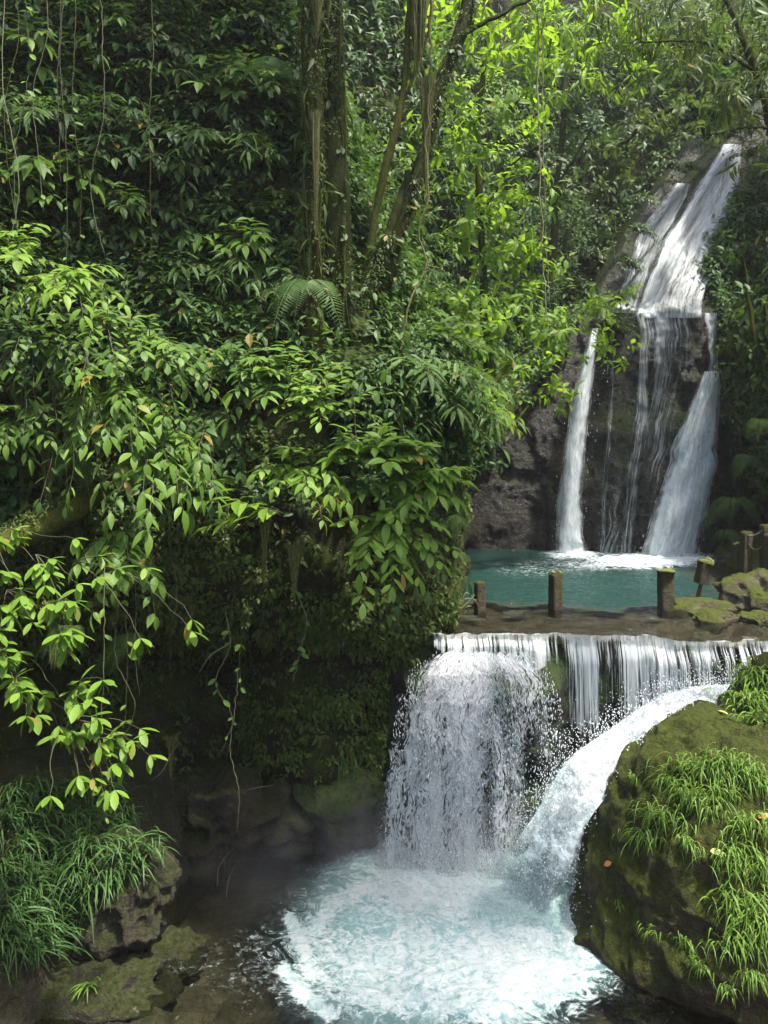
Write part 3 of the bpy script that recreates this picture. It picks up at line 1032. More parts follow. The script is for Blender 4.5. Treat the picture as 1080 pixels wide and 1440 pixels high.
clump = fbm(np.stack([uu * 9, t * 3, 0 * t], -1), 4, 63)
keep = rng.uniform(0, 1, n) < sstep(-.5, .45, clump) * (.35 + .65 * t)
pxv = np.interp(t, tk, Lk) + (np.interp(t, tk, Rk) - np.interp(t, tk, Lk)) * uu
pts = np.array([P(x_, y_, D_) for x_, y_, D_ in zip(pxv, pyv, 11.02 + rng.normal(0, .10, n))])[keep]
drops(d, pts, rng.uniform(.003, .008, len(pts)), rng.uniform(1.0, 6.0, len(pts)), rng)
tag(fall_thing('lower waterfall, a lacy white curtain over the weir wall, in front of the posts', P(700, 1180, 11.2), [('crest_strands', a, M['fall_strand']), ('lace_curtain', lace, M['fall_lace']), ('spray', d, M['drops'])]))
# the chute beside the boulder
CH = [((1095, 958, 11.5), (1100, 1000, 10.95)), ((1012, 966, 11.5), (1015, 998, 10.9)), ((925, 984, 11.45), (950, 1024, 10.7)), ((858, 1028, 11.3), (905, 1064, 10.5)),
      ((800, 1072, 11.0), (864, 1108, 10.3)), ((758, 1140, 10.75), (826, 1158, 10.1)), ((715, 1206, 10.4), (808, 1238, 9.9)), ((675, 1280, 10.05), (793, 1312, 9.75)), ((650, 1350, 9.75), (788, 1370, 9.55))]
NCH = 320
Lp = spline([P(*q[0]) for q in CH], NCH)
Rp = spline([P(*q[1]) for q in CH], NCH)
a = MB()
for k_, (hgt, dd, sd_, amp) in enumerate(((.03, 1.35, 3, .16), (.08, .74, 5, .20), (.14, .54, 9, .26), (.20, .40, 12, .32))):
    u = np.linspace(0, 1, 80)[:, None]
    lo_, hi_ = (-.04, 1) if k_ == 0 else (-.12, .98)
    uu_ = lo_ + (hi_ - lo_) * u
    V = np.broadcast_to(np.linspace(0, 1, NCH)[None], (80, NCH))
    p = Lp[None] * (1 - uu_[..., None]) + Rp[None] * uu_[..., None]
    U = np.broadcast_to(u, V.shape)
    bul = hgt * np.sin(np.pi * U)
    p = p + np.array([-.1, -.55, .8]) * bul[..., None]
    nn = (fbm(p * np.array([2.2, 2.2, 2.2]), 6, sd_, .6)) * amp * (np.sin(np.pi * U) ** .5 + .12)
    p = p + np.array([-.3, -.6, .7]) * nn[..., None]
    e = np.minimum(sstep(0, .35, U), sstep(0, .14, 1 - U))
    ln = np.concatenate([[0], np.cumsum(np.linalg.norm(np.diff(Lp, axis=0), axis=1))])
    cl = .28 * fbm(np.stack([U * 5, V * 4, 0 * U + sd_], -1), 3, sd_ + 1)
    a.add(p, grid_quads(80, NCH), dens=dd + cl - .5 * (1 - e) - .3 * (1 - sstep(0, .12, V)) - 1.4 * sstep(.60, .94, V), uv=np.stack([U * .6, np.broadcast_to(ln[None], U.shape) / 2], -1))
d = MB()
n = 9000
t = rng.uniform(.02, 1, n)
uu = np.clip(rng.normal(.35, .35, n), -.35, 1.0)
i = (t * (NCH - 1)).astype(int)
pts = Lp[i] * (1 - uu[:, None]) + Rp[i] * uu[:, None] + np.array([-.15, -.6, .8]) * np.abs(rng.normal(0, .28, n))[:, None] + rng.normal(0, .06, (n, 3))
drops(d, pts, rng.uniform(.003, .009, n), rng.uniform(.8, 2.2, n), rng)
n = 9000
pts = np.stack([rng.uniform(-.1, 2.6, n), 10.6 + rng.normal(0, .45, n), -6.0 + np.abs(rng.normal(0, .30, n))], 1)
drops(d, pts, rng.uniform(.003, .008, n), rng.uniform(.8, 1.6, n), rng)
fall_thing('steep chute of foaming white water rushing down beside the big mossy boulder', P(770, 1290, 10), [('torrent', a, M['fall_chute']), ('spray', d, M['drops'])])


# ------------------------------------------------------------------ boulders
def blob_rock(mb, c, r, seed, n=90, amp=.16, fine=.05, sc=1.0, crag=.0):
    th = np.linspace(0, np.pi, n)
    ph = np.linspace(0, 2 * np.pi, 2 * n, endpoint=False)
    TH, PH = np.meshgrid(th, ph, indexing='ij')
    d_ = np.stack([np.sin(TH) * np.cos(PH), np.sin(TH) * np.sin(PH), np.cos(TH)], -1)
    r = np.asarray(r, float)
    p = d_ * r
    k = 1 + amp * fbm(p / sc * .9 + seed, 4, seed) / r.mean() * 1.6 + fine * ridged(p / sc * 2.2 + seed, 4, seed + 3) / r.mean() + .02 * fbm(p / sc * 9, 3, seed + 5) / r.mean()
    p = p * k[..., None]
    if crag:
        p = p + d_ * crag * (ridged(p * np.array([1.3, 1.3, 2.4]) + seed, 5, seed + 8) + .5 * fbm(p * 5.5, 4, seed + 9))[..., None]
    p = p + np.asarray(c)
    q = []
    ncol = 2 * n
    i = np.arange(n - 1)[:, None] * ncol
    j = np.arange(ncol)[None]
    q = np.stack([i + j, i + ncol + j, i + ncol + (j + 1) % ncol, i + (j + 1) % ncol], -1).reshape(-1, 4)
    mb.add(p, q)


def rock(label, c, r, seed, mat, n=60, amp=.2, fine=.08, name='rock', cat='rock', group=None):
    mb = MB()
    blob_rock(mb, c, r, seed, n, amp, fine, max(.6, float(np.mean(r))), .05 * min(2.4, float(np.mean(r))))
    o = mb.build(name, M[mat], None, True, (c[0], c[1], c[2] - r[2] * .6))
    return tag(o, label, cat, group)


boulder = rock('huge mossy boulder with grass tufts beside the foaming chute', (4.75, 9.85, -6.2), (2.42, 2.0, 2.62), 5, 'boulder', 260, .28, .16, 'boulder', 'boulder')
boulder2 = rock('mossy rock topped with grass behind the huge boulder, under the weir crest', (5.75, 10.75, -4.6), (1.15, 1.0, 1.55), 9, 'boulder', 80, .3, .2, 'boulder', 'boulder')
BB = bvh(boulder, boulder2)
rk1 = rock('mossy brown rock at the water edge under the long grass', P(165, 1258, 9.05) + np.array([0, .35, -.15]), (.52, .55, .55), 15, 'stone', 70, .25, .2)
rk2 = rock('low dark rock half under water below the small lone grass tuft', P(95, 1400, 8.6) + np.array([0, .25, -.25]), (1.1, .6, .42), 17, 'stone', 70, .25, .2)
rk3 = rock('arched stony ledge deep in the dark hollow', P(285, 1160, 11.2) + np.array([0, .4, -.1]), (.75, .6, .62), 19, 'stone', 60, .3, .25)
rk4 = rock('rounded wet rock at the back of the dark hollow, beside the arched ledge', P(400, 1150, 11.9), (.8, .5, .4), 23, 'stone', 50, .25, .2)
rk5 = rock('mossy slab at the foot of the shaded wall, left of the lacy curtain', P(480, 1130, 11.9), (.9, .5, .55), 27, 'weirrock', 50, .25, .2)
rk6 = rock('pale submerged stone seen through the shallow water', P(265, 1420, 8.4) + np.array([0, 0, -.24]), (.34, .26, .2), 29, 'bed', 40, .2, .1)
rock('small tan submerged stone beside the low dark rock', P(190, 1432, 8.3) + np.array([0, 0, -.24]), (.42, .25, .2), 31, 'bed', 40, .2, .1)
rock('submerged stone by the dark waterline at the foot of the mossy brown rock', P(245, 1330, 9.4) + np.array([0, 0, -.12]), (.3, .3, .22), 33, 'stone', 40, .2, .1)
# mound of earth and rock at the left
mb = MB()
nu, nv = 90, 90
mx_, my_ = np.meshgrid(np.linspace(-8, -2.4, nu), np.linspace(6.4, 11.5, nv), indexing='ij')
hh = sstep(0, 2.1, (-2.95 - mx_) * 1.15 + (my_ - 8.7) * .45 + .25 * fbm(np.stack([mx_ * 1.2, my_ * 1.2, 0 * mx_], -1), 4, 111))
mz = -6.55 + 2.35 * hh + .22 * fbm(np.stack([mx_ * 2.3, my_ * 2.3, 0 * mx_], -1), 4, 113) - .6 * sstep(-2.9, -2.4, mx_)
mb.add(np.stack([mx_, my_, mz], -1), grid_quads(nu, nv))
mound = tag(mb.build('bank', M['stone']), 'low bank under the long grass', None, None, 'structure')
MBV = bvh(mound, rk1, rk2)

# rocky shore at the right of the upper pool
mb = MB()
nu, nv = 120, 130
sx, sy = np.meshgrid(np.linspace(5.2, 10.5, nu), np.linspace(11.8, 21.5, nv), indexing='ij')
edge = np.interp(sy, [11.8, 13, 14.5, 16.5, 18, 21], [7.2, 6.5, 6.55, 7.45, 8.0, 8.4])
n_ = fbm(np.stack([sx * 1.3, sy * 1.3, 0 * sx], -1), 4, 121)
sz = -3.25 + .85 * sstep(-.5, 1.4, sx - edge + n_ * .45) + .14 * ridged(np.stack([sx * 2, sy * 2, 0 * sx], -1), 4, 123)
mb.add(np.stack([sx, sy, sz], -1), grid_quads(nu, nv))
shore = tag(mb.build('shore', M['shore']), 'stony shore of the upper pool', None, None, 'structure')
SB = bvh(shore)
rock('flat mossy stone breaking the shallow water, nearest the weir crest', P(1000, 868, 13.2) + np.array([0, 0, -.03]), (.42, .3, .13), 41, 'shore', 40, .2, .15, 'stone', 'stone')
rock('small wet slab lying in the shallows behind the flat mossy stone', P(985, 852, 14.0) + np.array([0, 0, -.05]), (.38, .2, .1), 43, 'shore', 36, .2, .15, 'stone', 'stone')
rock('biggest pale shore rock with a green side, under the chain posts', P(1072, 836, 14.2) + np.array([.1, 0, -.1]), (.62, .5, .36), 47, 'shore', 50, .25, .2, 'stone', 'stone')
rock('mossy stone at the foot of the two leaning posts', P(1048, 822, 15.6) + np.array([0, 0, -.1]), (.45, .35, .2), 49, 'shore', 40, .25, .2, 'stone', 'stone')
rock('stone lying beneath the biggest shore rock at the water', P(1060, 872, 13.0) + np.array([.1, 0, -.05]), (.5, .3, .16), 51, 'shore', 40, .25, .2, 'stone', 'stone')




# ------------------------------------------------------------------ posts and chain
def box_post(mb, w, d_, h, seed, z0=0.0, chamf=.012, top=0.0):
    k, nz = 24, 26
    a_ = np.arange(k) / k * 2 * np.pi + np.pi / 4
    c_, s_ = np.cos(a_), np.sin(a_)
    m_ = (np.abs(c_) ** 9 + np.abs(s_) ** 9) ** (-1 / 9)
    ring = np.stack([c_ * m_ * w / 2, s_ * m_ * d_ / 2], 1)
    z_ = np.linspace(z0, h, nz)
    V = np.zeros((nz, k, 3))
    V[..., :2] = ring[None]
    V[..., 2] = z_[:, None]
    V[..., :2] *= (1 - .10 * sstep(h - .03, h, z_))[:, None, None]
    V[-1, :, 2] += top * fbm(np.stack([ring[:, 0] * 9, ring[:, 1] * 9, 0 * ring[:, 0]], -1), 2, seed)
    nn = fbm(np.concatenate([V[..., :2] * 9, V[..., 2:] * 9], -1) + seed, 4, seed)
    V[..., :2] *= (1 + .07 * nn)[..., None]
    V = V.reshape(-1, 3)
    i = np.arange(nz - 1)[:, None] * k
    j = np.arange(k)[None]
    q = np.stack([i + j, i + (j + 1) % k, i + k + (j + 1) % k, i + k + j], -1).reshape(-1, 4)
    V = np.concatenate([V, [[0, 0, V[-k:, 2].mean() + .005]]])
    jj = np.arange(k)
    t_ = np.stack([(nz - 1) * k + jj, (nz - 1) * k + (jj + 1) % k, np.full(k, nz * k)], 1)
    mb.add(V, q, t_)


def moss_cap(mb, w, d_, h, seed):
    r = np.random.default_rng(seed)
    n = 160
    pts = np.stack([r.uniform(-w / 2, w / 2, n), r.uniform(-d_ / 2, d_ / 2, n), h + r.uniform(-.005, .03, n)], 1)
    blob_rock(mb, (r.uniform(-.03, .03), 0, h + .005), (w * .36, d_ * .36, .022), seed, 12, .05, .05, .2)
    blob_rock(mb, (w * .22, -.02, h), (w * .16, d_ * .2, .035), seed + 1, 10, .05, .05, .2)


def post(px, pyb, pyt, w, label, lean=(0, 0), rz=.25, seed=1, zoff=-.25, D=None, cap=True, group='concrete posts'):
    if D is None:
        D = 2.98 * F / (pyb - HY)
    b_ = P(px, pyb, D)
    h = (pyb - pyt) / F * D
    root = thing('post', label, 'post', b_, group, rz)
    root.rotation_euler = (lean[0], lean[1], rz)
    mb = MB()
    box_post(mb, w, w * .95, h, seed, zoff, top=.03)
    mb.build('shaft', M['post'], root)
    if cap:
        mb = MB()
        moss_cap(mb, w, w, h, seed)
        mb.build('moss_cap', M['moss'], root)
    return root, h


post(675, 862, 818, .17, 'dark stubby square post beside the left bank, in the shallow water', seed=3, rz=.3, cap=False)
post(781, 860, 806, .19, 'square mossy post with a small knob on top, alone in mid pool edge', seed=5, rz=.45)
post(936, 860, 803, .235, 'thickest square mossy post standing beside the broken post', seed=7, rz=.12)
# the broken post: a block hanging on bent iron bars
D = 14.3
b_ = P(982, 846, D)
root = thing('post', 'broken post whose mossy block tilts on a rusty bent core', 'post', b_, 'concrete posts')
mb = MB()
blk = MB()
box_post(blk, .21, .20, .40, 11, .0, top=.05)
o = blk.build('block', M['post'], root)
o.location = (.05, 0, .33)
o.rotation_euler = (.12, .16, .3)
cap_ = MB()
moss_cap(cap_, .2, .2, .40, 13)
o2 = cap_.build('moss_cap', M['moss'], root)
o2.location = o.location
o2.rotation_euler = o.rotation_euler
for k_ in range(3):
    mb = MB()
    s_ = spline([(-.05 + .03 * k_, .02 * k_, -.15), (-.03 + .03 * k_, .01, .08), (.0 + .03 * k_, .02 * k_, .22), (.05 + .02 * k_, .0, .38)], 14)
    tube(mb, s_, np.linspace(.014, .018, 14) + .014 * (k_ == 1), 7)
    mb.build('iron_bar', M['rust'], root)
pA, hA = post(1048, 812, 748, .20, 'taller leaning shore post holding the rusty chain', rz=.2, seed=17, D=16.4, zoff=-.4, lean=(0, .03), cap=False)
pB, hB = post(1038, 806, 763, .17, 'shorter broken post pressed against the taller shore post', rz=.5, seed=19, D=16.6, zoff=-.4, lean=(0, -.04), cap=False)
pC, hC = post(1077, 806, 737, .20, 'shore post at the far end of the chain, cut by the picture edge', rz=.1, seed=23, D=16.2, zoff=-.5, cap=False)
post(1084, 830, 752, .21, 'nearest shore post, in front of the chain end post', rz=.2, seed=29, D=15.4, zoff=-.5, cap=False)
for (za, zb, sag, lab) in ((.93, .92, .06, 'upper rusty chain slung between the two shore posts'), (.74, .60, .12, 'lower rusty chain drooping between the two shore posts')):
    p0, p1 = P(1052, 812 - 64 * za, 16.3), P(1074, 806 - 69 * zb, 16.15)
    tt = np.linspace(0, 1, 15)
    base = (p0 + p1) / 2
    pts = p0[None] * (1 - tt[:, None]) + p1[None] * tt[:, None] - UP * (sag * 4 * tt * (1 - tt))[:, None] - base
    mb = MB()
    for i in range(14):
        c0 = (pts[i] + pts[i + 1]) / 2
        ax = nrm(pts[i + 1] - pts[i])
        sd_ = UP if i % 2 else np.array([0, 1.0, 0])
        sd_ = nrm(sd_ - ax * (sd_ @ ax))
        an = np.linspace(0, 2 * np.pi, 11)
        tube(mb, c0 + np.cos(an)[:, None] * ax * .024 + np.sin(an)[:, None] * sd_ * .013, .006, 5, False)
    tag(mb.build('chain', M['chain'], None, True), lab, 'chain', 'chains of the shore posts').location = base
#VEG
# ------------------------------------------------------------------ undergrowth that nobody could count
rv = np.random.default_rng(101)


def sample_gorge(n, s0, s1, z0, z1, fn=None, view=True):
    m = (S_ > s0) & (S_ < s1) & (Z_ > z0) & (Z_ < z1)
    px, py = proj(G)
    w = np.where(m, 1.0, 0.0)
    if view:
        w = w * np.where((px > -220) & (px < 1300) & (py > -260) & (G[..., 1] > 3), 1.0, .10)
    if fn is not None:
        w = w * fn(G, px, py)
    w = w * np.where((px > 405) & (px < 520) & (py > 340) & (py < 520), .12, 1.0)
    w = w.ravel() / w.sum()
    i = rv.choice(w.size, n, p=w)
    p = G.reshape(-1, 3)[i] + rv.normal(0, .05, (n, 3))
    return p, GN.reshape(-1, 3)[i]


def patchy(scale, seed, lo=-.35, hi=.35):
    return lambda g, px, py: sstep(lo, hi, fbm(g * scale, 3, seed)) + .04


def undergrowth(label, mat, specs, name='undergrowth'):
    mb = MB()
    for (n, s0, s1, z0, z1, fn, kind, K, h, ll, upw, droop) in specs:
        p, nn = sample_gorge(n, s0, s1, z0, z1, fn)
        dist = np.clip(p[:, 1] / 12, .8, 2.2)
        plantlets(mb, kind, p, nn, rv.uniform(h * .5, h * 1.3, n) * dist ** .4, K, rv.uniform(ll * .7, ll * 1.3, n) * dist ** .4, rv, upw, .45, droop)
    return tag(mb.build(name, M[mat], None, False), label, None, None, 'stuff')


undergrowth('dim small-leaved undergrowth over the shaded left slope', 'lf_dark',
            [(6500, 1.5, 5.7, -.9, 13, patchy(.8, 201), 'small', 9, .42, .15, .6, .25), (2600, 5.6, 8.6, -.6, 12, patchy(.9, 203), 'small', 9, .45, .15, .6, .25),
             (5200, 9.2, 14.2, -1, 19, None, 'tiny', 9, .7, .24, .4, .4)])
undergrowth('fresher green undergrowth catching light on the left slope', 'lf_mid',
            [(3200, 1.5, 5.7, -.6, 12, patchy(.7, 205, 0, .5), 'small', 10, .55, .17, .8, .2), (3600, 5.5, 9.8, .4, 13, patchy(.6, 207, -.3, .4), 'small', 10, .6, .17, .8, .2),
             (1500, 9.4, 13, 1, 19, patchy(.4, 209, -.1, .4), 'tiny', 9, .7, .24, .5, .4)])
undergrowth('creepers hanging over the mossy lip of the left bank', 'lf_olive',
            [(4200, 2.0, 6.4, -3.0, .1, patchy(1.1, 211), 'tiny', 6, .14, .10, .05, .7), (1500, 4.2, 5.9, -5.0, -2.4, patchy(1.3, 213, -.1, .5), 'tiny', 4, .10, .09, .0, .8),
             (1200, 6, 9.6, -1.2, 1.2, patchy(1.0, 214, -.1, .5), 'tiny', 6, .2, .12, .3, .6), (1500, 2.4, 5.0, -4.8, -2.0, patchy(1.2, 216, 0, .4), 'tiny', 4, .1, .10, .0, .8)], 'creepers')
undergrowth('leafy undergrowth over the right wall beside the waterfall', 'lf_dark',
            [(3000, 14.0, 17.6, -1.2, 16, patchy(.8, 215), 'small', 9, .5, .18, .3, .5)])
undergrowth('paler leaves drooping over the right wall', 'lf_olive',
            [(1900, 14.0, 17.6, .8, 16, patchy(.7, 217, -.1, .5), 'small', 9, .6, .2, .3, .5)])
# on top of the rock left and right of the upper falls
mb = MB()
n = 2600
x_ = rv.uniform(2.0, 7.6, n)
z_ = rv.uniform(.7, 8.5, n)
ok = (z_ > np.interp(x_, [2, 4.0, 4.7, 5.4, 6.5, 7.6], [.9, 1.0, 2.2, 3.4, 4.0, 5.5])) & (x_ < ridge_x(z_) - 1.7 + .9 * (z_ < 4.0))
x_, z_ = x_[ok], z_[ok]
p = np.stack([x_, cliff_y(x_, z_), z_], -1)
plantlets(mb, 'small', p, np.tile([0, -1.0, .3], (len(p), 1)), .5, 9, .18, rv, .6, .4, .3)
x_ = rv.uniform(9.0, 13, 1800)
z_ = rv.uniform(2.6, 11, 1800)
ok = x_ > np.maximum(9.25, ridge_x(z_) + 1.55 - .03 * z_ * 0)
x_, z_ = x_[ok], z_[ok]
p = np.stack([x_, cliff_y(x_, z_), z_], -1)
plantlets(mb, 'small', p, np.tile([0, -1.0, .3], (len(p), 1)), .45, 9, .2, rv, .5, .4, .4)
tag(mb.build('undergrowth', M['lf_mid'], None, False), 'leafy growth on the rock ledges round the upper falls', None, None, 'stuff')


# ------------------------------------------------------------------ shrubs
def shrub_parts(rng, outw, nstem, L, ll, kind='broad', droop=.35, spread=.6, lift=.5, nleaf=11, start=.2, style='alt', wide=1.0, stem_r=.008):
    """stems arch out of the base and carry leaves left and right (alt) or in whorls (whorl)"""
    st, lf = MB(), MB()
    outw = nrm(np.asarray(outw, float))
    side = nrm(np.cross(outw, UP))
    for i in range(nstem):
        d_ = nrm(outw * rng.uniform(.5, 1.1) + side * rng.normal(0, spread) + UP * (lift + rng.normal(0, .30)))
        l = L * rng.uniform(.6, 1.15)
        dr = droop * rng.uniform(.6, 1.5) * l
        t = np.linspace(0, 1, 12)
        kink = np.cumsum(rng.normal(0, .02, (12, 3)), 0) * l
        pts = d_ * l * t[:, None] - UP * (dr * t ** 2)[:, None] + kink * t[:, None]
        tube(st, pts, np.linspace(stem_r, stem_r * .35, 12), 5, False)
        tg = nrm(np.gradient(pts, axis=0))
        if style == 'alt':
            n = max(4, int(nleaf * rng.uniform(.8, 1.2)))
            tt = np.linspace(start, .98, n)
            b = np.stack([np.interp(tt, t, pts[:, k]) for k in range(3)], 1)
            tn = nrm(np.stack([np.interp(tt, t, tg[:, k]) for k in range(3)], 1))
            sd_ = nrm(np.cross(tn, UP)) * np.where(np.arange(n) % 2, 1, -1)[:, None]
            tip = sd_ * rng.uniform(.6, 1.0, (n, 1)) + tn * .6 + UP * rng.uniform(-.28, .12, (n, 1)) + rng.normal(0, .12, (n, 3))
            up = UP + outw * .35 + rng.normal(0, .18, (n, 3))
            leaves(lf, kind, b + sd_ * .015, tip, up, ll * rng.uniform(.65, 1.15, n) * (1 - .3 * np.abs(tt - .6)), wide)
            leaves(lf, kind, pts[-1:], tg[-1:] - UP * .2, UP + rng.normal(0, .1, 3), ll * rng.uniform(.8, 1.1), wide)
        else:
            for tc in np.linspace(max(start, .35), 1.0, max(1, nleaf // 6)):
                b = np.array([np.interp(tc, t, pts[:, k]) for k in range(3)])
                tn = nrm(np.array([np.interp(tc, t, tg[:, k]) for k in range(3)]))
                s1 = nrm(np.cross(tn, UP + .01))
                s2 = np.cross(s1, tn)
                m_ = rng.integers(4, 7)
                a_ = np.arange(m_) / m_ * 6.28 + rng.uniform(0, 6)
                tip = np.cos(a_)[:, None] * s1 + np.sin(a_)[:, None] * s2 * .7 + tn * .5 - UP * rng.uniform(.15, .5, (m_, 1))
                leaves(lf, kind, np.tile(b, (m_, 1)), tip, UP + rng.normal(0, .15, (m_, 3)), ll * rng.uniform(.7, 1.15, m_), wide)
    return st, lf


def shrub(label, px, py, D, outw, mat, name='shrub', cat='shrub', group=None, seed=0, **kw):
    rng = np.random.default_rng(1000 + seed)
    st, lf = shrub_parts(rng, outw, **kw)
    r = thing(name, label, cat, P(px, py, D), group)
    st.build('stem', M['twig'], r)
    lf.build('foliage', M[mat], r, True)
    return r


G1 = 'broad-leaved shrubs spilling over the left bank'
FO = (.25, -1.0, 0)
spec = [  # px, py, D, label, nstem, L, ll, lift, droop, mat
    (30, 370, 9.2, 'sunlit shrub with large pale leaves at the left edge, highest of the bright mass', 16, 1.0, .26, .5, .5, 'lf_bright'),
    (95, 400, 9.2, 'bright broad-leaved shrub under the fresh hanging vines at upper left', 16, 1.0, .25, .4, .6, 'lf_bright'),
    (150, 470, 9.1, 'dense shrub of mid-green leaves around the lime bamboo strand', 18, 1.0, .25, .35, .6, 'lf_fore'),
    (40, 480, 9.1, 'darker leafy shrub under the sunlit shrub at the left edge', 14, .9, .22, .2, .7, 'lf_mid'),
    (215, 500, 9.2, 'layered shrub carrying one yellow leaf near its top', 18, 1.05, .26, .45, .6, 'lf_fore'),
    (180, 560, 9.0, 'thick clump of drooping pointed leaves right below the lime bamboo strand', 16, .95, .27, .25, .7, 'lf_fore'),
    (225, 610, 9.0, 'glossy shrub ending in big hanging leaves above the dark hollow', 16, .9, .29, .2, .75, 'lf_fore'),
    (90, 580, 9.1, 'shaded shrub with few leaves left of the glossy hanging shrub', 12, .9, .22, .2, .7, 'lf_mid'),
    (20, 590, 8.9, 'small bright sprig poking out at the left edge over the mossy log', 8, .7, .24, .2, .6, 'lf_fore'),
    (330, 520, 9.9, 'wide shrub with horizontal leaf layers between the glossy shrub and the ferny trunk', 16, 1.0, .26, .5, .5, 'lf_mid'),
    (290, 590, 9.7, 'dull green drooping shrub right of the yellow-leaved one', 14, .95, .22, .2, .8, 'lf_mid'),
    (395, 545, 9.9, 'bright layered shrub standing just under the trunk fern', 16, 1.0, .27, .6, .4, 'lf_fore'),
    (445, 580, 9.8, 'upright shrub with neat pale leaf layers under the twin trunks', 14, .95, .27, .75, .3, 'lf_bright'),
    (420, 665, 9.6, 'pale-leaved shrub half way down the bank under the upright one', 12, .8, .27, .4, .45, 'lf_bright'),
    (485, 640, 9.9, 'small leafy shrub joining the upright shrub to the big-leaved one', 8, .7, .25, .6, .3, 'lf_fore'),
    (535, 655, 9.9, 'big-leaved lime green shrub on the nose of the bank, upper half', 15, .85, .36, .85, .25, 'lf_lime'),
    (575, 680, 10.1, 'lime shrub with flat leaf tiers nearest the teal pool', 15, .85, .36, .6, .35, 'lf_lime'),
    (535, 735, 9.8, 'lime shrub hanging down the nose of the bank to its lower lip', 14, .9, .34, .1, .55, 'lf_lime'),
    (575, 770, 10.2, 'darker leafy tuft tucked under the lime shrubs, beside the stubby post', 12, .8, .22, .0, .7, 'lf_mid'),
    (505, 680, 10.2, 'shaded green shrub behind the lime shrub, left side', 10, .8, .24, .5, .4, 'lf_mid'),
    (175, 745, 8.8, 'drooping clump of dull leaves on hanging stems over the hollow', 10, .55, .26, -.1, .8, 'lf_fore'),
]
for i, (px, py, D, lab, ns, L, ll, lift, dr, mat) in enumerate(spec):
    shrub(lab, px, py, D, FO, mat, group=G1, seed=i, nstem=int(ns * 1.15), L=L * .95, kind='oval' if i % 5 in (2, 4) else 'broad', wide=[1.0, .78, 1.15, .9, 1.3][i % 5], ll=ll * [.78, .84, .62, .74, .58][i % 5], lift=lift, droop=dr, nleaf=13)
# narrower and rounder leaves give the bank more than one species
# single horizontal spray
shrub('single flat spray of long leaves reaching left over the dark hollow', 400, 722, 9.2, (-1, -.35, 0), 'lf_bright', 'branch', 'branch', None, 71,
      nstem=4, L=1.0, ll=.36, lift=.05, droop=.08, spread=.22, nleaf=9, wide=.8)
# lime twigs of the low left corner: each twig on its own
G2 = 'lime twigs over the left bank'
tw = [(-20, 745, 7.9, 'lime twig just below the mossy log at the left edge', 5, .9), (50, 780, 7.8, 'lime twig with drooping whorls under the mossy log', 5, .7), (10, 830, 7.7, 'lime twig with leaves cut by the left edge, mid bank', 5, .7),
      (105, 790, 7.9, 'long lime twig reaching right towards the hanging vines', 4, 1.25), (70, 850, 7.7, 'small lime twig beneath the long one', 4, .7), (-15, 900, 7.6, 'lime twig low at the left edge', 5, .8),
      (20, 960, 7.6, 'lime twig hanging just over the long grass', 5, .8), (95, 975, 7.6, 'pale twig with one pinkish joint above the long grass', 4, .7),
      (90, 1010, 7.6, 'bushiest lime twig, lowest of the left bank, in front of the hollow', 8, .75), (135, 1040, 7.6, 'lime twig tip at the very bottom of the bushy one', 5, .4)]
for i, (px, py, D, lab, ns, L) in enumerate(tw):
    shrub(lab, px, py, D, (.85, -.5, 0), 'lf_lime', 'twig', 'twig', G2, 80 + i, nstem=ns, L=L, ll=.185, kind='oval', lift=.0, droop=.35, spread=.45, nleaf=16, style='whorl', stem_r=.006)
shrub('hanging strand of lime bamboo leaves in front of the dense shrub', 122, 500, 8.5, (.05, -.4, -1), 'lf_lime', 'bamboo_sprig', 'bamboo', None, 95,
      nstem=7, L=.85, ll=.2, kind='lance', lift=-.6, droop=.4, spread=.18, nleaf=16, wide=1.2)

# mid-distance shrubs on the slopes: four kinds, copied
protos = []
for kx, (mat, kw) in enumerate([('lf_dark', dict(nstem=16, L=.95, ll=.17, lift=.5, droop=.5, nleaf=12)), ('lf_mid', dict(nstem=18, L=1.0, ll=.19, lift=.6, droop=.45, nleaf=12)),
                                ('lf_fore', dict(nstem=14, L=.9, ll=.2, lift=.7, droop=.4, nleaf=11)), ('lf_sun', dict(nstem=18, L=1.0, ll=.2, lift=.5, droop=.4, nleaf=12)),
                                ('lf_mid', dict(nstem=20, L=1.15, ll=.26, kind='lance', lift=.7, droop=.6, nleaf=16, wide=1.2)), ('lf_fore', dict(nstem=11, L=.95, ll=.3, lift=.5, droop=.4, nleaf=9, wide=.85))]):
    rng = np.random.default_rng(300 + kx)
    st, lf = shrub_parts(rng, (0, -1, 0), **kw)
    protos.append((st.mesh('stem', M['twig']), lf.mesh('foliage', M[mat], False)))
TONE = ['dark green', 'mid green', 'fresh green', 'sunny yellow-green', 'narrow-leaved', 'large-leaved']
used = {}


def mid_shrub(px, py, kx, zone, group, sc=1.0, rz=None, dz=0.0, spot=''):
    p, n = hit(px, py)
    if p is None or (400 < px < 525 and 330 < py < 560):
        return
    hab = ['spreading', 'upright', 'drooping', 'sparse', 'rounded', 'leggy', 'low', 'ragged'][int(rv.integers(0, 8))]
    r = thing('shrub', f'{TONE[kx]} {hab} shrub {zone}, {spot}', 'shrub', p + np.array([0, .05, dz]), group, float(rv.normal(.2, .5)) if rz is None else rz, sc)
    for nm, me in zip(('stem', 'foliage'), protos[kx]):
        o = bpy.data.objects.new(nm, me)
        COL.objects.link(o)
        o.parent = r
    return r


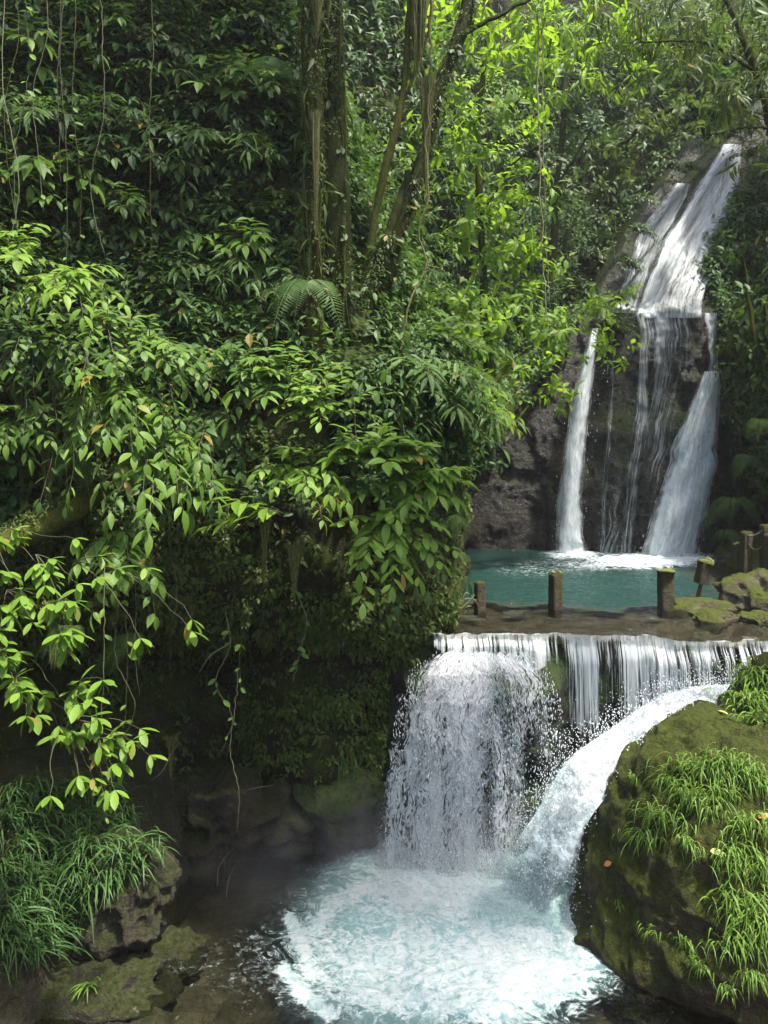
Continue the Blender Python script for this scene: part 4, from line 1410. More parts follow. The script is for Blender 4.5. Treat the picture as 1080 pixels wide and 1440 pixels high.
ZG = 'shrubs of the wooded slope'
lots = []
ROWS = {3: ['top', 'middle', 'bottom'], 4: ['top', 'upper', 'lower', 'bottom'], 5: ['top', 'upper', 'middle', 'lower', 'bottom']}
COLS = {2: ['left', 'right'], 3: ['left', 'centre', 'right'], 4: ['far left', 'left', 'right', 'far right'], 6: ['far left', 'left', 'left of centre', 'right of centre', 'right', 'far right']}
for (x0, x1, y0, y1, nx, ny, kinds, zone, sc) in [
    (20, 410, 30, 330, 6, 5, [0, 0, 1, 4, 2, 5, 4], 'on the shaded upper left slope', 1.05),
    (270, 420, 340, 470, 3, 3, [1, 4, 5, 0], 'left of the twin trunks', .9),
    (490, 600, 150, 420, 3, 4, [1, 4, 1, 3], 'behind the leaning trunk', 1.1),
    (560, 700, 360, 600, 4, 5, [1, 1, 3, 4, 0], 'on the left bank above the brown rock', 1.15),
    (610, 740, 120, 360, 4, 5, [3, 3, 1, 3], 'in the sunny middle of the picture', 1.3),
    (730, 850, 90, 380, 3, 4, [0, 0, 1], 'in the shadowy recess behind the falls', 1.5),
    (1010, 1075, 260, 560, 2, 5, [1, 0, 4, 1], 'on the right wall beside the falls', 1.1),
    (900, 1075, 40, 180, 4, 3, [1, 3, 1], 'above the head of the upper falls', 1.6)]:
    for i in range(nx):
        for j in range(ny):
            px = x0 + (i + .5 + rv.uniform(-.35, .35)) / nx * (x1 - x0)
            py = y0 + (j + .5 + rv.uniform(-.35, .35)) / ny * (y1 - y0)
            mid_shrub(px, py, kinds[int(rv.integers(0, len(kinds)))], zone, ZG, sc * rv.uniform(.75, 1.25), spot=ROWS[ny][j] + ' ' + COLS[nx][i])

for i, (px, py, D, kx, sc, lab) in enumerate([
    (1022, 196, 24.6, 1, .9, 'shrub leaning over the very head of the main upper stream'), (995, 205, 25.4, 0, .9, 'dark shrub on the ridge just left of the stream head'),
    (1050, 225, 24.0, 1, 1.0, 'shrub crowding the right edge of the main upper stream, near its head'), (968, 240, 25.8, 0, 1.0, 'dark shrub in the gap above the side stream'),
    (1062, 300, 23.2, 0, 1.0, 'shrub half way down the right edge of the main upper stream'), (1045, 395, 22.2, 1, .8, 'shrub at the foot of the sloping slab, right edge'),
    (868, 425, 21.9, 1, .8, 'shrub on the ledge at the foot of the side stream'), (850, 455, 21.5, 3, .7, 'yellow-green shrub on the ledge where the slender stream starts'),
    (1058, 350, 22.6, 0, 1.0, 'shrub hanging right of the sloping slab in its middle'),
    (938, 238, 25.0, 0, 1.0, 'dark shrub above the dark strip left of the side stream'), (912, 282, 24.2, 0, 1.0, 'dark shrub hanging left of the side stream, upper one'),
    (890, 325, 23.6, 0, .95, 'dark shrub hanging left of the side stream, in its middle'), (872, 372, 22.9, 0, .9, 'dark shrub hanging left of the side stream, lowest one')]):
    r = thing('shrub', lab, 'shrub', P(px, py, D), 'shrubs round the upper falls', float(rv.normal(.2, .6)), sc)
    for nm, me in zip(('stem', 'foliage'), protos[kx]):
        o = bpy.data.objects.new(nm, me)
        COL.objects.link(o)
        o.parent = r


# ------------------------------------------------------------------ trees
def crown_mesh(blobs, rng, kind, ll, K, per, h=.45, flat=.6, upw=.2, droop=.25):
    mb = MB()
    for (c, r) in blobs:
        n = int(per * (r ** 2))
        d_ = nrm(rng.normal(0, 1, (n, 3)))
        rad = rng.uniform(.25, 1.0, n) ** .6
        p = c + d_ * np.array([r, r, r * flat]) * rad[:, None]
        gapn = fbm(p * 1.4, 2, 5)
        k = gapn > -.22
        p, d2 = p[k], d_[k]
        plantlets(mb, kind, p, nrm(d2 * np.array([1, 1, .3])), rng.uniform(h * .6, h * 1.3, len(p)), K, rng.uniform(ll * .75, ll * 1.25, len(p)), rng, upw, .35, droop)
    return mb


def tree(label, trunk, r0, r1, bark, limbs, blobs, mat, name='tree', seed=0, kind='small', ll=.2, K=9, per=60, group=None, **kw):
    rng = np.random.default_rng(2000 + seed)
    base = np.asarray(trunk[0], float)
    root = thing(name, label, 'tree', base, group)
    mb = MB()
    pts = spline(trunk, 60)
    jit = np.stack([fbm(np.stack([np.arange(60) * .16, np.full(60, k * 7.0 + seed), np.zeros(60)], -1), 3, seed + k) for k in range(3)], 1)
    pts = pts + jit * r0 * .45
    rad = np.linspace(r0, r1, 60) * (1 + .5 * np.exp(-np.linspace(0, 9, 60))) * (1 + .10 * jit[:, 0])
    tube(mb, pts, rad, 14)
    V = mb.v[0]
    V += (.42 * r0) * fbm(V * np.array([5, 5, 1.2]), 4, seed + 9)[:, None] * nrm(V - np.concatenate([np.repeat(pts, 14, 0), pts[:1], pts[-1:]]))
    mb.build('trunk', M[bark], root, True, base)
    for lb in limbs:
        m2 = MB()
        q = spline(lb[:-1], 24)
        q = q + np.cumsum(rng.normal(0, .012, q.shape), 0)
        tube(m2, q, np.linspace(lb[-1], lb[-1] * .35, 24), 8)
        m2.build('limb', M[bark], root, True, base)
    if blobs:
        crown_mesh(blobs, rng, kind, ll, K, per, **kw).build('crown', M[mat], root, False, base)
    return root


def B(px, py, D, rpx):
    return (P(px, py, D), rpx / F * D)


# twin trunks, crowns above the frame; extra masses added to shade the left slope
t1 = tree('brown vine-draped trunk, left one of the two big trunks side by side', [P(436, 500, 11.2), P(438, 380, 11.0), P(441, 220, 11.0), P(438, 60, 11.0), P(436, -60, 11.0), P(420, -330, 11.2), P(400, -520, 11.5)], .13, .10, 'bark_brown',
          [[P(436, -60, 11.0), P(330, -200, 11.0), P(200, -330, 11.2), .07], [P(420, -330, 11.2), P(520, -480, 11.4), P(600, -620, 11.8), .06]],
          [B(300, -420, 11.8, 190), B(120, -330, 11.8, 190), B(430, -560, 12.2, 200), B(0, -480, 12.3, 220), (np.array([-1.5, 9.8, 10.0]), 1.5), (np.array([-3.2, 10.2, 10.5]), 1.6), (np.array([-4.8, 10.5, 10.5]), 1.6)], 'lf_mid', seed=1, ll=.2, per=46)
t2 = tree('darkest thick trunk, right one of the two big trunks side by side', [P(478, 510, 11.5), P(474, 380, 11.4), P(470, 220, 11.4), P(466, 60, 11.4), P(470, -80, 11.4), P(490, -360, 11.8), P(520, -560, 12.2)], .17, .13, 'bark_dark',
          [[P(470, -80, 11.4), P(560, -250, 11.6), P(640, -400, 12.0), .08], [P(490, -360, 11.8), P(380, -520, 12.2), P(300, -640, 12.5), .06]],
          [B(560, -480, 12.6, 190), B(420, -640, 12.8, 200), (np.array([.2, 9.9, 10.5]), 1.5), (np.array([1.4, 10.6, 10.8]), 1.2)], 'lf_mid', seed=2, ll=.2, per=46)
t3 = tree('dark leaning trunk that rises rightwards to the top edge', [P(505, 470, 12.6), P(545, 370, 12.7), P(592, 235, 12.8), P(618, 130, 12.9), P(650, 40, 13.0), P(668, -20, 13.1), P(720, -160, 13.4)], .125, .10, 'bark_dark',
     [[P(645, 50, 13.0), P(700, 20, 13.2), P(790, -30, 13.5), .05], [P(612, 150, 12.9), P(580, 60, 12.8), P(560, -40, 12.8), .045]],
     [B(790, -130, 13.8, 110)], 'lf_sun', seed=3, ll=.2, per=40)
tree('slim mossy stem leaning between the big trunks and the leaning trunk', [P(512, 440, 12.2), P(520, 340, 12.2), P(545, 230, 12.2), P(566, 140, 12.3), P(575, 20, 12.3), P(580, -60, 12.3)], .065, .045, 'bark_moss',
     [[P(566, 140, 12.3), P(600, 60, 12.4), P(610, -30, 12.5), .03]], [], 'lf_mid', seed=4)
t5 = tree('short dark leaning stub trunk beside the twin trunks', [P(500, 480, 12.0), P(520, 400, 12.0), P(545, 330, 12.1), P(575, 240, 12.4)], .13, .05, 'bark_dark', [], [], 'lf_mid', seed=5)
def climbers(root, path, w, n, seed, mat, kind='oval', ll=.15, roots=12):
    rng = np.random.default_rng(seed)
    o = np.array(root.location)
    q = spline(path, 200)
    mb = MB()
    i = rng.integers(0, 200, n)
    dens = fbm(np.stack([i * .05, np.full(n, seed * 3.0), np.zeros(n)], -1), 3, seed)
    i = i[rng.uniform(-.5, .5, n) < dens + .15]
    n = len(i)
    a_ = rng.uniform(-2.0, 2.0, n)
    out = np.stack([np.sin(a_), -np.cos(a_), 0 * a_], 1)
    leaves(mb, kind, q[i] + out * w * rng.uniform(.9, 1.5, (n, 1)), out * rng.uniform(.3, 1, (n, 1)) + np.stack([rng.normal(0, .4, n), 0 * a_, rng.uniform(-1.2, .2, n)], 1),
           out * .6 + UP * .6 + rng.normal(0, .25, (n, 3)), rng.uniform(.5, 1.3, n) * ll, 1.1)
    mb.build('climbing_foliage', M[mat], root, False, o)
    mb = MB()
    n2 = 500
    i = rng.integers(0, 200, n2)
    a_ = rng.uniform(-2.2, 2.2, n2)
    out = np.stack([np.sin(a_), -np.cos(a_), 0 * a_], 1)
    plantlets(mb, 'tiny', q[i] + out * w * .95, out, .03, 4, .06, rng, -.2, .4, .9)
    mb.build('moss', M['lf_olive'], root, False, o)
    for k in range(roots):
        x0, x1 = rng.uniform(-1.15, 1.15, 2) * w
        s0, s1 = sorted(rng.integers(0, 200, 2))
        if s1 - s0 < 50:
            s0, s1 = max(0, s0 - 40), min(199, s1 + 40)
        m2 = MB()
        pts = np.stack([q[int(s)] + np.array([x0 + (x1 - x0) * f + rng.normal(0, .02), -w * rng.uniform(.8, 1.2), 0]) for f, s in zip(np.linspace(0, 1, 6), np.linspace(s0, s1, 6))])
        tube(m2, spline(pts, 40), rng.uniform(.006, .018), 5)
        m2.build('climbing_root', M['bark_moss' if k % 2 else 'bark_brown'], root, True, o)


climbers(t1, [P(436, 500, 11.2), P(438, 380, 11.0), P(441, 220, 11.0), P(438, 60, 11.0), P(436, -40, 11.0)], .14, 170, 3, 'lf_olive', 'lance', .24)
climbers(t2, [P(478, 510, 11.5), P(474, 380, 11.4), P(470, 220, 11.4), P(466, 60, 11.4), P(470, -50, 11.4)], .17, 230, 4, 'lf_dark', 'oval', .15)
climbers(t3, [P(505, 470, 12.6), P(545, 370, 12.7), P(592, 235, 12.8), P(618, 130, 12.9), P(650, 40, 13.0), P(668, -20, 13.1)], .12, 170, 5, 'lf_dark', 'oval', .13, 5)
climbers(t5, [P(500, 480, 12.0), P(520, 400, 12.0), P(545, 330, 12.1)], .10, 90, 6, 'lf_mid', 'oval', .14, 4)
# sunny middle trees
tree('sunlit yellow-green tree filling the upper middle, right of the leaning trunk', [P(690, 560, 18.5), P(680, 400, 18.2), P(672, 250, 18), P(680, 100, 18), P(690, 0, 18)], .10, .05, 'bark_moss',
     [[P(676, 300, 18), P(720, 230, 17.6), P(760, 200, 17.4), .04], [P(672, 220, 18), P(630, 150, 17.5), P(610, 110, 17.2), .04]],
     [B(640, 90, 16.5, 50), B(700, 40, 17, 70), B(625, 200, 16, 50), B(690, 190, 17, 75), B(740, 280, 17.5, 60), B(645, 300, 16.5, 60), B(700, 335, 17.5, 65), B(600, 20, 16, 50), B(770, 60, 18.5, 55)],
     'lf_sun', seed=6, kind='small', ll=.26, per=30, K=8)
tree('leafy sunlit sapling leaning towards the thin stream', [P(640, 620, 17), P(680, 560, 17.2), P(730, 500, 17.6), P(790, 470, 18)], .06, .02, 'bark_moss',
     [[P(660, 590, 17), P(700, 590, 17.2), P(745, 560, 17.4), .03]],
     [B(700, 440, 17.5, 65), B(760, 470, 18, 60), B(820, 490, 18.5, 38), B(745, 545, 17.8, 50), B(690, 520, 17, 60), B(640, 450, 16, 60), B(870, 490, 19, 24), B(815, 575, 18.2, 20), B(800, 430, 18.5, 40), B(860, 405, 19, 26), B(730, 385, 18, 50)],
     'lf_sun', seed=7, kind='small', ll=.25, per=26, K=8, flat=.45)
tree('bamboo-leaved tree hanging over the top right corner', [P(1120, 420, 17), P(1090, 200, 17), P(1040, 40, 17), P(990, -60, 17)], .1, .05, 'bark_brown',
     [[P(1060, 100, 17), P(980, 60, 17), P(900, 60, 17.2), .04], [P(1080, 180, 17), P(1040, 180, 16.6), P(980, 200, 16.6), .03]],
     [B(1040, 40, 17, 80), B(960, 40, 17.5, 80), B(1060, 140, 16.5, 60), B(880, 50, 18, 60), B(1000, 110, 17, 50), B(1075, 230, 16.5, 40)], 'lf_olive', seed=8, kind='lance', ll=.34, per=42, K=9, droop=.6)
tree('bright bamboo spray arching in from the top edge above the recess', [P(830, -240, 19), P(800, -120, 18.6), P(790, -20, 18), P(770, 80, 17.8)], .05, .02, 'bark_moss',
     [[P(800, -120, 18.6), P(860, -30, 18.4), P(900, 60, 18.2), .025]],
     [B(780, 60, 18, 60), B(840, 30, 18.3, 60), B(790, 130, 18, 40), B(880, 90, 18.6, 50), B(720, 20, 17.5, 50)], 'lf_sun', seed=9, kind='lance', ll=.34, per=36, K=9, droop=.6)
tree('grey-green tree leaning out over the dark recess, left of the upper falls', [P(1010, 160, 27), P(960, 150, 26.5), P(900, 180, 26), P(850, 230, 25.5)], .12, .04, 'bark_dark',
     [[P(940, 160, 26.3), P(900, 110, 26), P(870, 90, 25.8), .05]],
     [B(850, 240, 25.5, 40), B(890, 200, 25.8, 50), B(930, 150, 26, 55), B(870, 120, 26, 50), B(960, 200, 26, 35), B(830, 270, 25.2, 22)], 'lf_olive', seed=10, kind='small', ll=.34, per=13, K=9, flat=.5)
tree('shrubby tree growing up the right wall next to the upper falls', [P(1075, 560, 19), P(1060, 470, 18.8), P(1050, 400, 18.8), P(1045, 330, 18.8)], .06, .02, 'bark_moss', [],
     [B(1040, 430, 18.8, 34), B(1060, 350, 18.6, 40), B(1050, 500, 18.8, 30), B(1070, 270, 18.6, 40)], 'lf_mid', seed=11, kind='small', ll=.24, per=30, K=8)
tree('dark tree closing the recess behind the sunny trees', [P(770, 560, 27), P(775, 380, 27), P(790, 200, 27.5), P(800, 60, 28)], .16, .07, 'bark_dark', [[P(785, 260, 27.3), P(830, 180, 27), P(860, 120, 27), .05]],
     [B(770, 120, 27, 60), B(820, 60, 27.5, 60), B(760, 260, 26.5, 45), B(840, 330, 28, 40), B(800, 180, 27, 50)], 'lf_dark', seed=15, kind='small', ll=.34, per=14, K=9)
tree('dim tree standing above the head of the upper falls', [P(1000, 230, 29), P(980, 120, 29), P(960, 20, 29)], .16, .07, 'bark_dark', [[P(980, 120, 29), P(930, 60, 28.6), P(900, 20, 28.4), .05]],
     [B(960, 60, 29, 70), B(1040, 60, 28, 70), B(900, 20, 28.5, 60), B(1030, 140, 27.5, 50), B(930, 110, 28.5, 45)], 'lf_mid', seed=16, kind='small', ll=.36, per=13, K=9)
# unseen trees added outside the frame, crowns placed to shade lower pool and cliff
tree('unseen tree added on the right bank to shade the lower pool', [np.array([8.6, 8.5, -3.5]), np.array([8.2, 8.6, 2]), np.array([7.6, 8.8, 7]), np.array([7.0, 9, 10])], .25, .12, 'bark_brown',
     [[np.array([7.8, 8.7, 6]), np.array([6.5, 9, 9]), np.array([5.2, 9.3, 10.5]), .1]],
     [(np.array([5.6, 6.8, 9.5]), 1.5), (np.array([4.8, 5.6, 9.5]), 1.6), (np.array([6.2, 5.2, 9.6]), 1.4), (np.array([4.4, 7.0, 10.6]), 1.4), (np.array([6.0, 5.5, 10.4]), 1.4)], 'lf_mid', seed=12, ll=.34, per=60, K=9)


tree('unseen tree added on the right bank to shade the wet cliff', [np.array([12.5, 16.5, -2]), np.array([12.2, 16.8, 4]), np.array([11.6, 17.4, 9]), np.array([11, 18, 12])], .2, .1, 'bark_brown', [],  # added out of view so that its crown darkens the cliff
     [(np.array([10.2, 18.8, 10.5]), 1.3), (np.array([9.9, 19.6, 11.5]), 1.3)], 'lf_mid', seed=21, ll=.34, per=26, K=9)


# ------------------------------------------------------------------ ferns
def fern_mb(mb, base, outw, nf, L, rng, droop=.8, lift=.6, spread=.7):
    outw = nrm(np.asarray(outw, float))
    side = nrm(np.cross(outw, UP))
    for i in range(nf):
        d_ = nrm(outw + side * rng.normal(0, spread) + UP * lift * rng.uniform(.5, 1.3))
        l = L * rng.uniform(.75, 1.15)
        t = np.linspace(0, 1, 22)
        pts = base + d_ * l * t[:, None] - UP * (droop * l * t ** 2.0)[:, None]
        tube(mb, pts, np.linspace(.006, .002, 22), 4, False)
        tg = nrm(np.gradient(pts, axis=0))
        tt = np.linspace(.22, 1, 24)
        b = np.stack([np.interp(tt, t, pts[:, k]) for k in range(3)], 1)
        tn = nrm(np.stack([np.interp(tt, t, tg[:, k]) for k in range(3)], 1))
        sd_ = nrm(np.cross(tn, UP + outw * .4))
        ln = l * .26 * np.sin(np.pi * np.clip(tt * .86 + .12, 0, 1)) ** .8
        for s_ in (1, -1):
            leaves(mb, 'pinna', b, sd_ * s_ + tn * .35 - UP * .1, UP * .3 + outw + .01, ln, .45)


for i, (px, py, D, nf, L, lab) in enumerate([
    (430, 398, 10.6, 4, .8, 'fern with drooping fronds hanging on the twin trunks'), (380, 90, 11.5, 5, .6, 'fern hidden in the shade left of the twin trunks near the top'),
    (110, 640, 8.9, 5, .5, 'dark fern hanging above the mossy log'), (100, 880, 8.2, 6, .45, 'fern fronds in shade under the lime twigs'), (190, 890, 8.9, 5, .5, 'fern at the mouth of the dark hollow'),
    (640, 725, 11.4, 5, .4, 'small fern beside the pool edge under the lime shrubs'), (1030, 700, 18.6, 5, .8, 'fern tuft low on the right rock wall'), (1048, 640, 18.4, 4, .7, 'fern tuft half way up the right rock wall'),
    (1068, 590, 17.6, 4, .6, 'bright fern spray at the right edge, opposite the wide stream'), (1020, 745, 18.8, 5, .6, 'lowest ferns over the dark undercut near the shore posts')]):
    rng = np.random.default_rng(400 + i)
    mb = MB()
    fern_mb(mb, np.zeros(3), (0, -1, 0) if px < 900 else (-.4, -1, 0), nf, L, rng, 1.15, .45, .9)
    tag(mb.build('fern', M['fern' if i != 8 else 'lf_bright'], None, False), lab, 'fern', 'ferns of the gorge').location = P(px, py, D)

# ------------------------------------------------------------------ hanging vines, roots and moss
def vine(label, pts, r, mat='vine', leafy=0, name='vine', group='hanging vines', seed=0, leafmat='lf_mid', ll=.09):
    rng = np.random.default_rng(500 + seed)
    base = np.asarray(pts[0], float)
    root = thing(name, label, 'vine', base, group)
    q = spline(pts, 40) - base
    q[1:-1] += rng.normal(0, r * .8, (38, 3))
    mb = MB()
    tube(mb, q, np.linspace(r, r * .6, 40), 5)
    mb.build('stem', M[mat], root)
    if leafy:
        lf = MB()
        i = rng.integers(2, 40, leafy)
        a_ = rng.uniform(0, 6.28, leafy)
        tip = np.stack([np.cos(a_), np.sin(a_) * .8 - .3, rng.uniform(-.9, -.2, leafy)], 1)
        leaves(lf, 'oval', q[i], tip, np.array([0, -.7, .7]) + rng.normal(0, .2, (leafy, 3)), ll * rng.uniform(.6, 1.3, leafy), 1.2)
        lf.build('foliage', M[leafmat], root, False)
    return root


vine('yellowish twisting vine that drops past the leaning trunk and kinks left', [P(*q) for q in [(606, -40, 12.0), (604, 130, 12.0), (599, 200, 12.0), (601, 285, 12.0), (589, 325, 12.0), (598, 372, 12.0), (575, 430, 11.9), (562, 500, 11.8), (556, 540, 11.8)]], .022, 'moss', 0, seed=1)
vine('thin side shoot of the twisting vine curving up to the right', [P(597, 372, 12.0), P(615, 376, 12.0), P(640, 366, 12.0)], .012, 'moss', 0, seed=2)
vine('pale double vine in front of the shadowy recess', [P(757, -60, 17), P(758, 200, 17), P(763, 350, 17), P(770, 480, 17)], .018, 'vine', 0, seed=3)
vine('thinner pale vine right next to the double vine', [P(763, -60, 17.2), P(765, 250, 17.2), P(772, 430, 17.2)], .013, 'vine', 0, seed=4)
rw = np.random.default_rng(77)
labs = ['leafy green strand at the far left edge', 'bare strand by the far left edge', 'long strand dangling before the dim slope', 'kinked strand left of the bamboo sprig', 'strand brushing the sunlit shrub', 'thin strand behind the sunlit shrub']
for i, (px, y0, y1, D, lf_, lab) in enumerate([(8, -30, 560, 9.0, 0, 'thick tan vine along the left edge, reaching the bright shrubs'), (33, -30, 480, 9.2, 26, 'leafy climbing strand second from the left edge'),
        (20, -40, 330, 9.4, 0, 'bare vine high at the left edge'), (62, -40, 300, 9.6, 8, 'vine hanging left of the shaded upper slope'), (85, -40, 260, 9.8, 0, 'thin bare vine near the top left corner'),
        (108, -40, 350, 9.8, 10, 'sparsely leafed vine above the bright broad-leaved shrub'), (140, -40, 360, 10.2, 0, 'bare vine before the dim slope, right of the leafed vine'),
        (95, -40, 420, 9.6, 6, 'thin vine dropping from above into the bright shrubs'), (210, -60, 380, 10.6, 8, 'lone vine before the dim upper slope'),
        (147, 790, 1150, 8.2, 14, 'leafy vine falling from the dull clump to the long grass'), (164, 800, 1060, 8.4, 0, 'bare vine beside the leafy falling vine'), (176, 790, 1020, 8.5, 10, 'vine with small paired leaves over the dark hollow'),
        (190, 720, 980, 8.6, 0, 'slanting bare vine at the hollow mouth'), (240, 700, 960, 9.2, 0, 'straight pale vine before the middle of the hollow'), (345, 720, 980, 9.5, 16, 'mossy vine with small leaves right of the hollow'),
        (318, 860, 1060, 9.6, 14, 'leafy vine end swinging low in the hollow'), (225, 640, 745, 8.9, 0, 'short root under the glossy shrub'), (50, 600, 740, 8.9, 0, 'bare root over the mossy log'),
        (420, 780, 960, 9.9, 14, 'creeper tail on the shaded bank right of the hollow'), (440, 620, 720, 9.7, 0, 'brown root tuft under the pale shrub'), (498, 560, 760, 10.1, 10, 'creeper falling between the upright and lime shrubs'),
        (335, 940, 1170, 9.7, 0, 'long thin root trailing into the dark water'), (535, 330, 470, 12.3, 0, 'dark vine beside the short leaning stub'), (700, -60, 300, 15, 6, 'slim vine in the sunny middle trees'), (865, 300, 380, 24, 0, 'hair-thin vine in the dark recess')]):
    w = rw.normal(0, 7, 5)
    ys_ = np.linspace(y0, y1, 5)
    vine(lab, [P(px + w[k] * (k > 0), ys_[k], D + .02 * k) for k in range(5)], rw.uniform(.004, .008) * D / 10, 'vine' if i % 3 == 0 else ('twig' if i % 3 == 1 else 'moss'), lf_, seed=10 + i, leafmat='lf_bright' if i in (9, 11, 1) else 'lf_fore', ll=.10)


def moss_hang(label, px, py, D, wpx, hpx, seed, mat='moss'):
    rng = np.random.default_rng(600 + seed)
    w, h = wpx / F * D, hpx / F * D
    mb = MB()
    n = 90
    for i in range(n):
        x = rng.normal(0, w * .28)
        y = rng.normal(0, w * .2)
        l = h * rng.uniform(.35, 1.0) * np.exp(-(x / w / .45) ** 2)
        t = np.linspace(0, 1, 6)
        pts = np.stack([x * (1 - .5 * t) + rng.normal(0, .008, 6), y * (1 - .5 * t) + rng.normal(0, .008, 6), -l * t + rng.uniform(-.02, .05)], 1)
        tube(mb, pts, np.array([.5, 1, .9, .8, .6, .2]) * rng.uniform(.006, .013), 4, False)
    return tag(mb.build('hanging_moss', M[mat], None, True), label, 'moss', 'hanging moss').__setattr__('location', P(px, py, D))


for i, (px, py, D, w, h, lab) in enumerate([(446, -12, 10.75, 26, 75, 'yellow moss beard hanging at the top of the brown trunk'), (462, -8, 10.8, 14, 40, 'small moss beard between the two big trunks'), (588, -30, 12.2, 44, 190, 'ragged olive moss curtain round the twisting vine'),
        (600, 110, 12.1, 24, 200, 'long thin moss veil below the ragged curtain'), (444, 160, 10.72, 14, 200, 'moss streak down the middle of the brown trunk'), (414, 770, 9.6, 24, 80, 'moss tassel under the mossy bank lip'),
        (372, 735, 9.5, 12, 95, 'narrow moss tassel with a brown tip over the hollow'), (455, 640, 9.8, 60, 100, 'broad moss fringe below the pale shrub'), (500, 690, 10.0, 50, 110, 'moss fringe left of the lime shrubs'),
        (68, 600, 8.9, 30, 140, 'moss-furred root left of the glossy shrub'), (120, 620, 8.9, 22, 130, 'moss column reaching the log'), (75, 850, 8.3, 30, 100, 'moss tassel behind the lime twigs'),
        (240, 1040, 10.6, 14, 60, 'brown dead tassel in the dark hollow'), (30, 540, 9.0, 26, 160, 'root curtain at the left edge')]):
    moss_hang(lab, px, py, D, w, h, i)

# mossy log slanting at the left
log = thing('log', 'moss-covered log slanting up to the right above the lime twigs', 'log', P(-40, 790, 8.4))
mb = MB()
q = spline([P(-60, 800, 8.3), P(0, 768, 8.4), P(60, 738, 8.6), P(110, 712, 8.8), P(140, 690, 9.2)], 40)
tube(mb, q, np.linspace(.15, .11, 40), 18)
V = mb.v[0]
V += .05 * nrm(V - np.concatenate([np.repeat(q, 18, 0), q[:1], q[-1:]])) * (fbm(V * 7, 4, 3)[:, None] + .2)
mb.build('trunk', M['bark_moss'], log, True, P(-40, 790, 8.4))
mb = MB()
i = rv.integers(0, 40, 420)
p = q[i] + rv.normal(0, .04, (420, 3)) + UP * .11
plantlets(mb, 'tiny', p, np.tile([0, -.4, .8], (420, 1)), .05, 5, .055, rv, .5, .5, .3)
mb.build('moss_tuft', M['lf_olive'], log, False, P(-40, 790, 8.4))
tree('mossy bare bough arching low over the brown rock to the right', [P(640, 655, 17), P(680, 628, 17), P(720, 600, 17.2), P(742, 570, 17.3)], .06, .025, 'bark_moss', [[P(690, 620, 17), P(700, 590, 17), P(720, 575, 17), .02]], [], 'lf_mid', 'bough', seed=14)


# ------------------------------------------------------------------ grass
def grass_tuft(label, base, outw, n, L, mat, seed, spread=.12, droop=.9, lift=.9, wid=.011, name='grass_tuft', group=None):
    rng = np.random.default_rng(700 + seed)
    outw = nrm(np.asarray(outw, float))
    side = nrm(np.cross(outw, UP))
    t = np.linspace(0, 1, 7)
    d_ = nrm(outw * rng.uniform(.2, 1, (n, 1)) + side * rng.normal(0, .6, (n, 1)) + UP * (lift * rng.uniform(.5, 1.3, (n, 1))))
    l = L * rng.uniform(.55, 1.15, n)
    b = side * rng.normal(0, spread, (n, 1)) + UP * rng.normal(0, spread * .5, (n, 1)) + outw * rng.normal(0, spread * .3, (n, 1))
    pts = b[:, None] + d_[:, None] * l[:, None, None] * t[None, :, None] - UP * (droop * rng.uniform(.7, 1.2, n) * l)[:, None, None] * (t ** 2)[None, :, None]
    tg = nrm(np.gradient(pts, axis=1))
    sd_ = nrm(np.cross(tg, nrm(np.cross(np.cross(d_, UP), tg[:, 0]))[:, None] + .01))
    sd_ = nrm(np.cross(tg, UP + .2 * rng.normal(0, 1, (n, 1, 3))))
    w = wid * rng.uniform(.7, 1.2, n)[:, None, None] * (np.array([.5, .9, 1, .95, .75, .45, .05]))[None, :, None]
    Lf, Rt = pts + sd_ * w, pts - sd_ * w
    V = np.stack([Lf, Rt], 2).reshape(n, 14, 3)
    k = np.arange(6) * 2
    q = np.stack([k, k + 1, k + 3, k + 2], 1)
    mb = MB()
    mb.add(V.reshape(-1, 3), (q[None] + (np.arange(n) * 14)[:, None, None]).reshape(-1, 4))
    o = mb.build(name, M[mat], None, True)
    o.location = tuple(base)
    return tag(o, label, 'grass', group)


gb = [(1035, 1075, 60, .30, 'big grass clump crowning the right side of the boulder'), (985, 1080, 55, .30, 'big grass clump next to the crowning clump, left of it'), (950, 1105, 70, .30, 'hanging grass clump in the middle of the boulder top'),
      (985, 1130, 70, .32, 'thickest hanging grass clump, below the middle top'), (935, 1150, 50, .28, 'grass clump at the left end of the hanging clumps'), (1010, 1120, 50, .3, 'grass clump right of the thickest hanging clump'),
      (915, 1175, 34, .24, 'small ragged tuft under the left end clump'), (970, 1185, 24, .22, 'small yellowish tuft below the thickest clump'), (1070, 1100, 60, .32, 'grass clump at the right edge, upper part of the boulder'),
      (1060, 1160, 60, .32, 'grass clump at the right edge beside the orange leaf'), (1035, 1200, 45, .28, 'yellowish clump left of the orange leaf'), (1070, 1225, 60, .32, 'grass clump under the orange leaf'),
      (1045, 1265, 45, .28, 'clump hanging half way down the right edge'), (1072, 1300, 50, .3, 'low clump at the right edge'), (1040, 1325, 34, .24, 'lowest clump of the right edge trail'), (1060, 1370, 24, .22, 'last thin tuft above the watermark corner of the boulder'),
      (965, 1325, 22, .20, 'lone tuft low on the boulder face'), (985, 1360, 18, .18, 'tiny tuft under the lone low tuft'), (915, 1305, 8, .16, 'few blades left of the lone low tuft'), (890, 1090, 10, .14, 'few short blades on the boulder shoulder'),
      (870, 1270, 7, .12, 'single sprig in the middle of the boulder face'), (1025, 1385, 10, .16, 'few blades near the boulder foot')]
GG = 'grass tufts on the boulder'
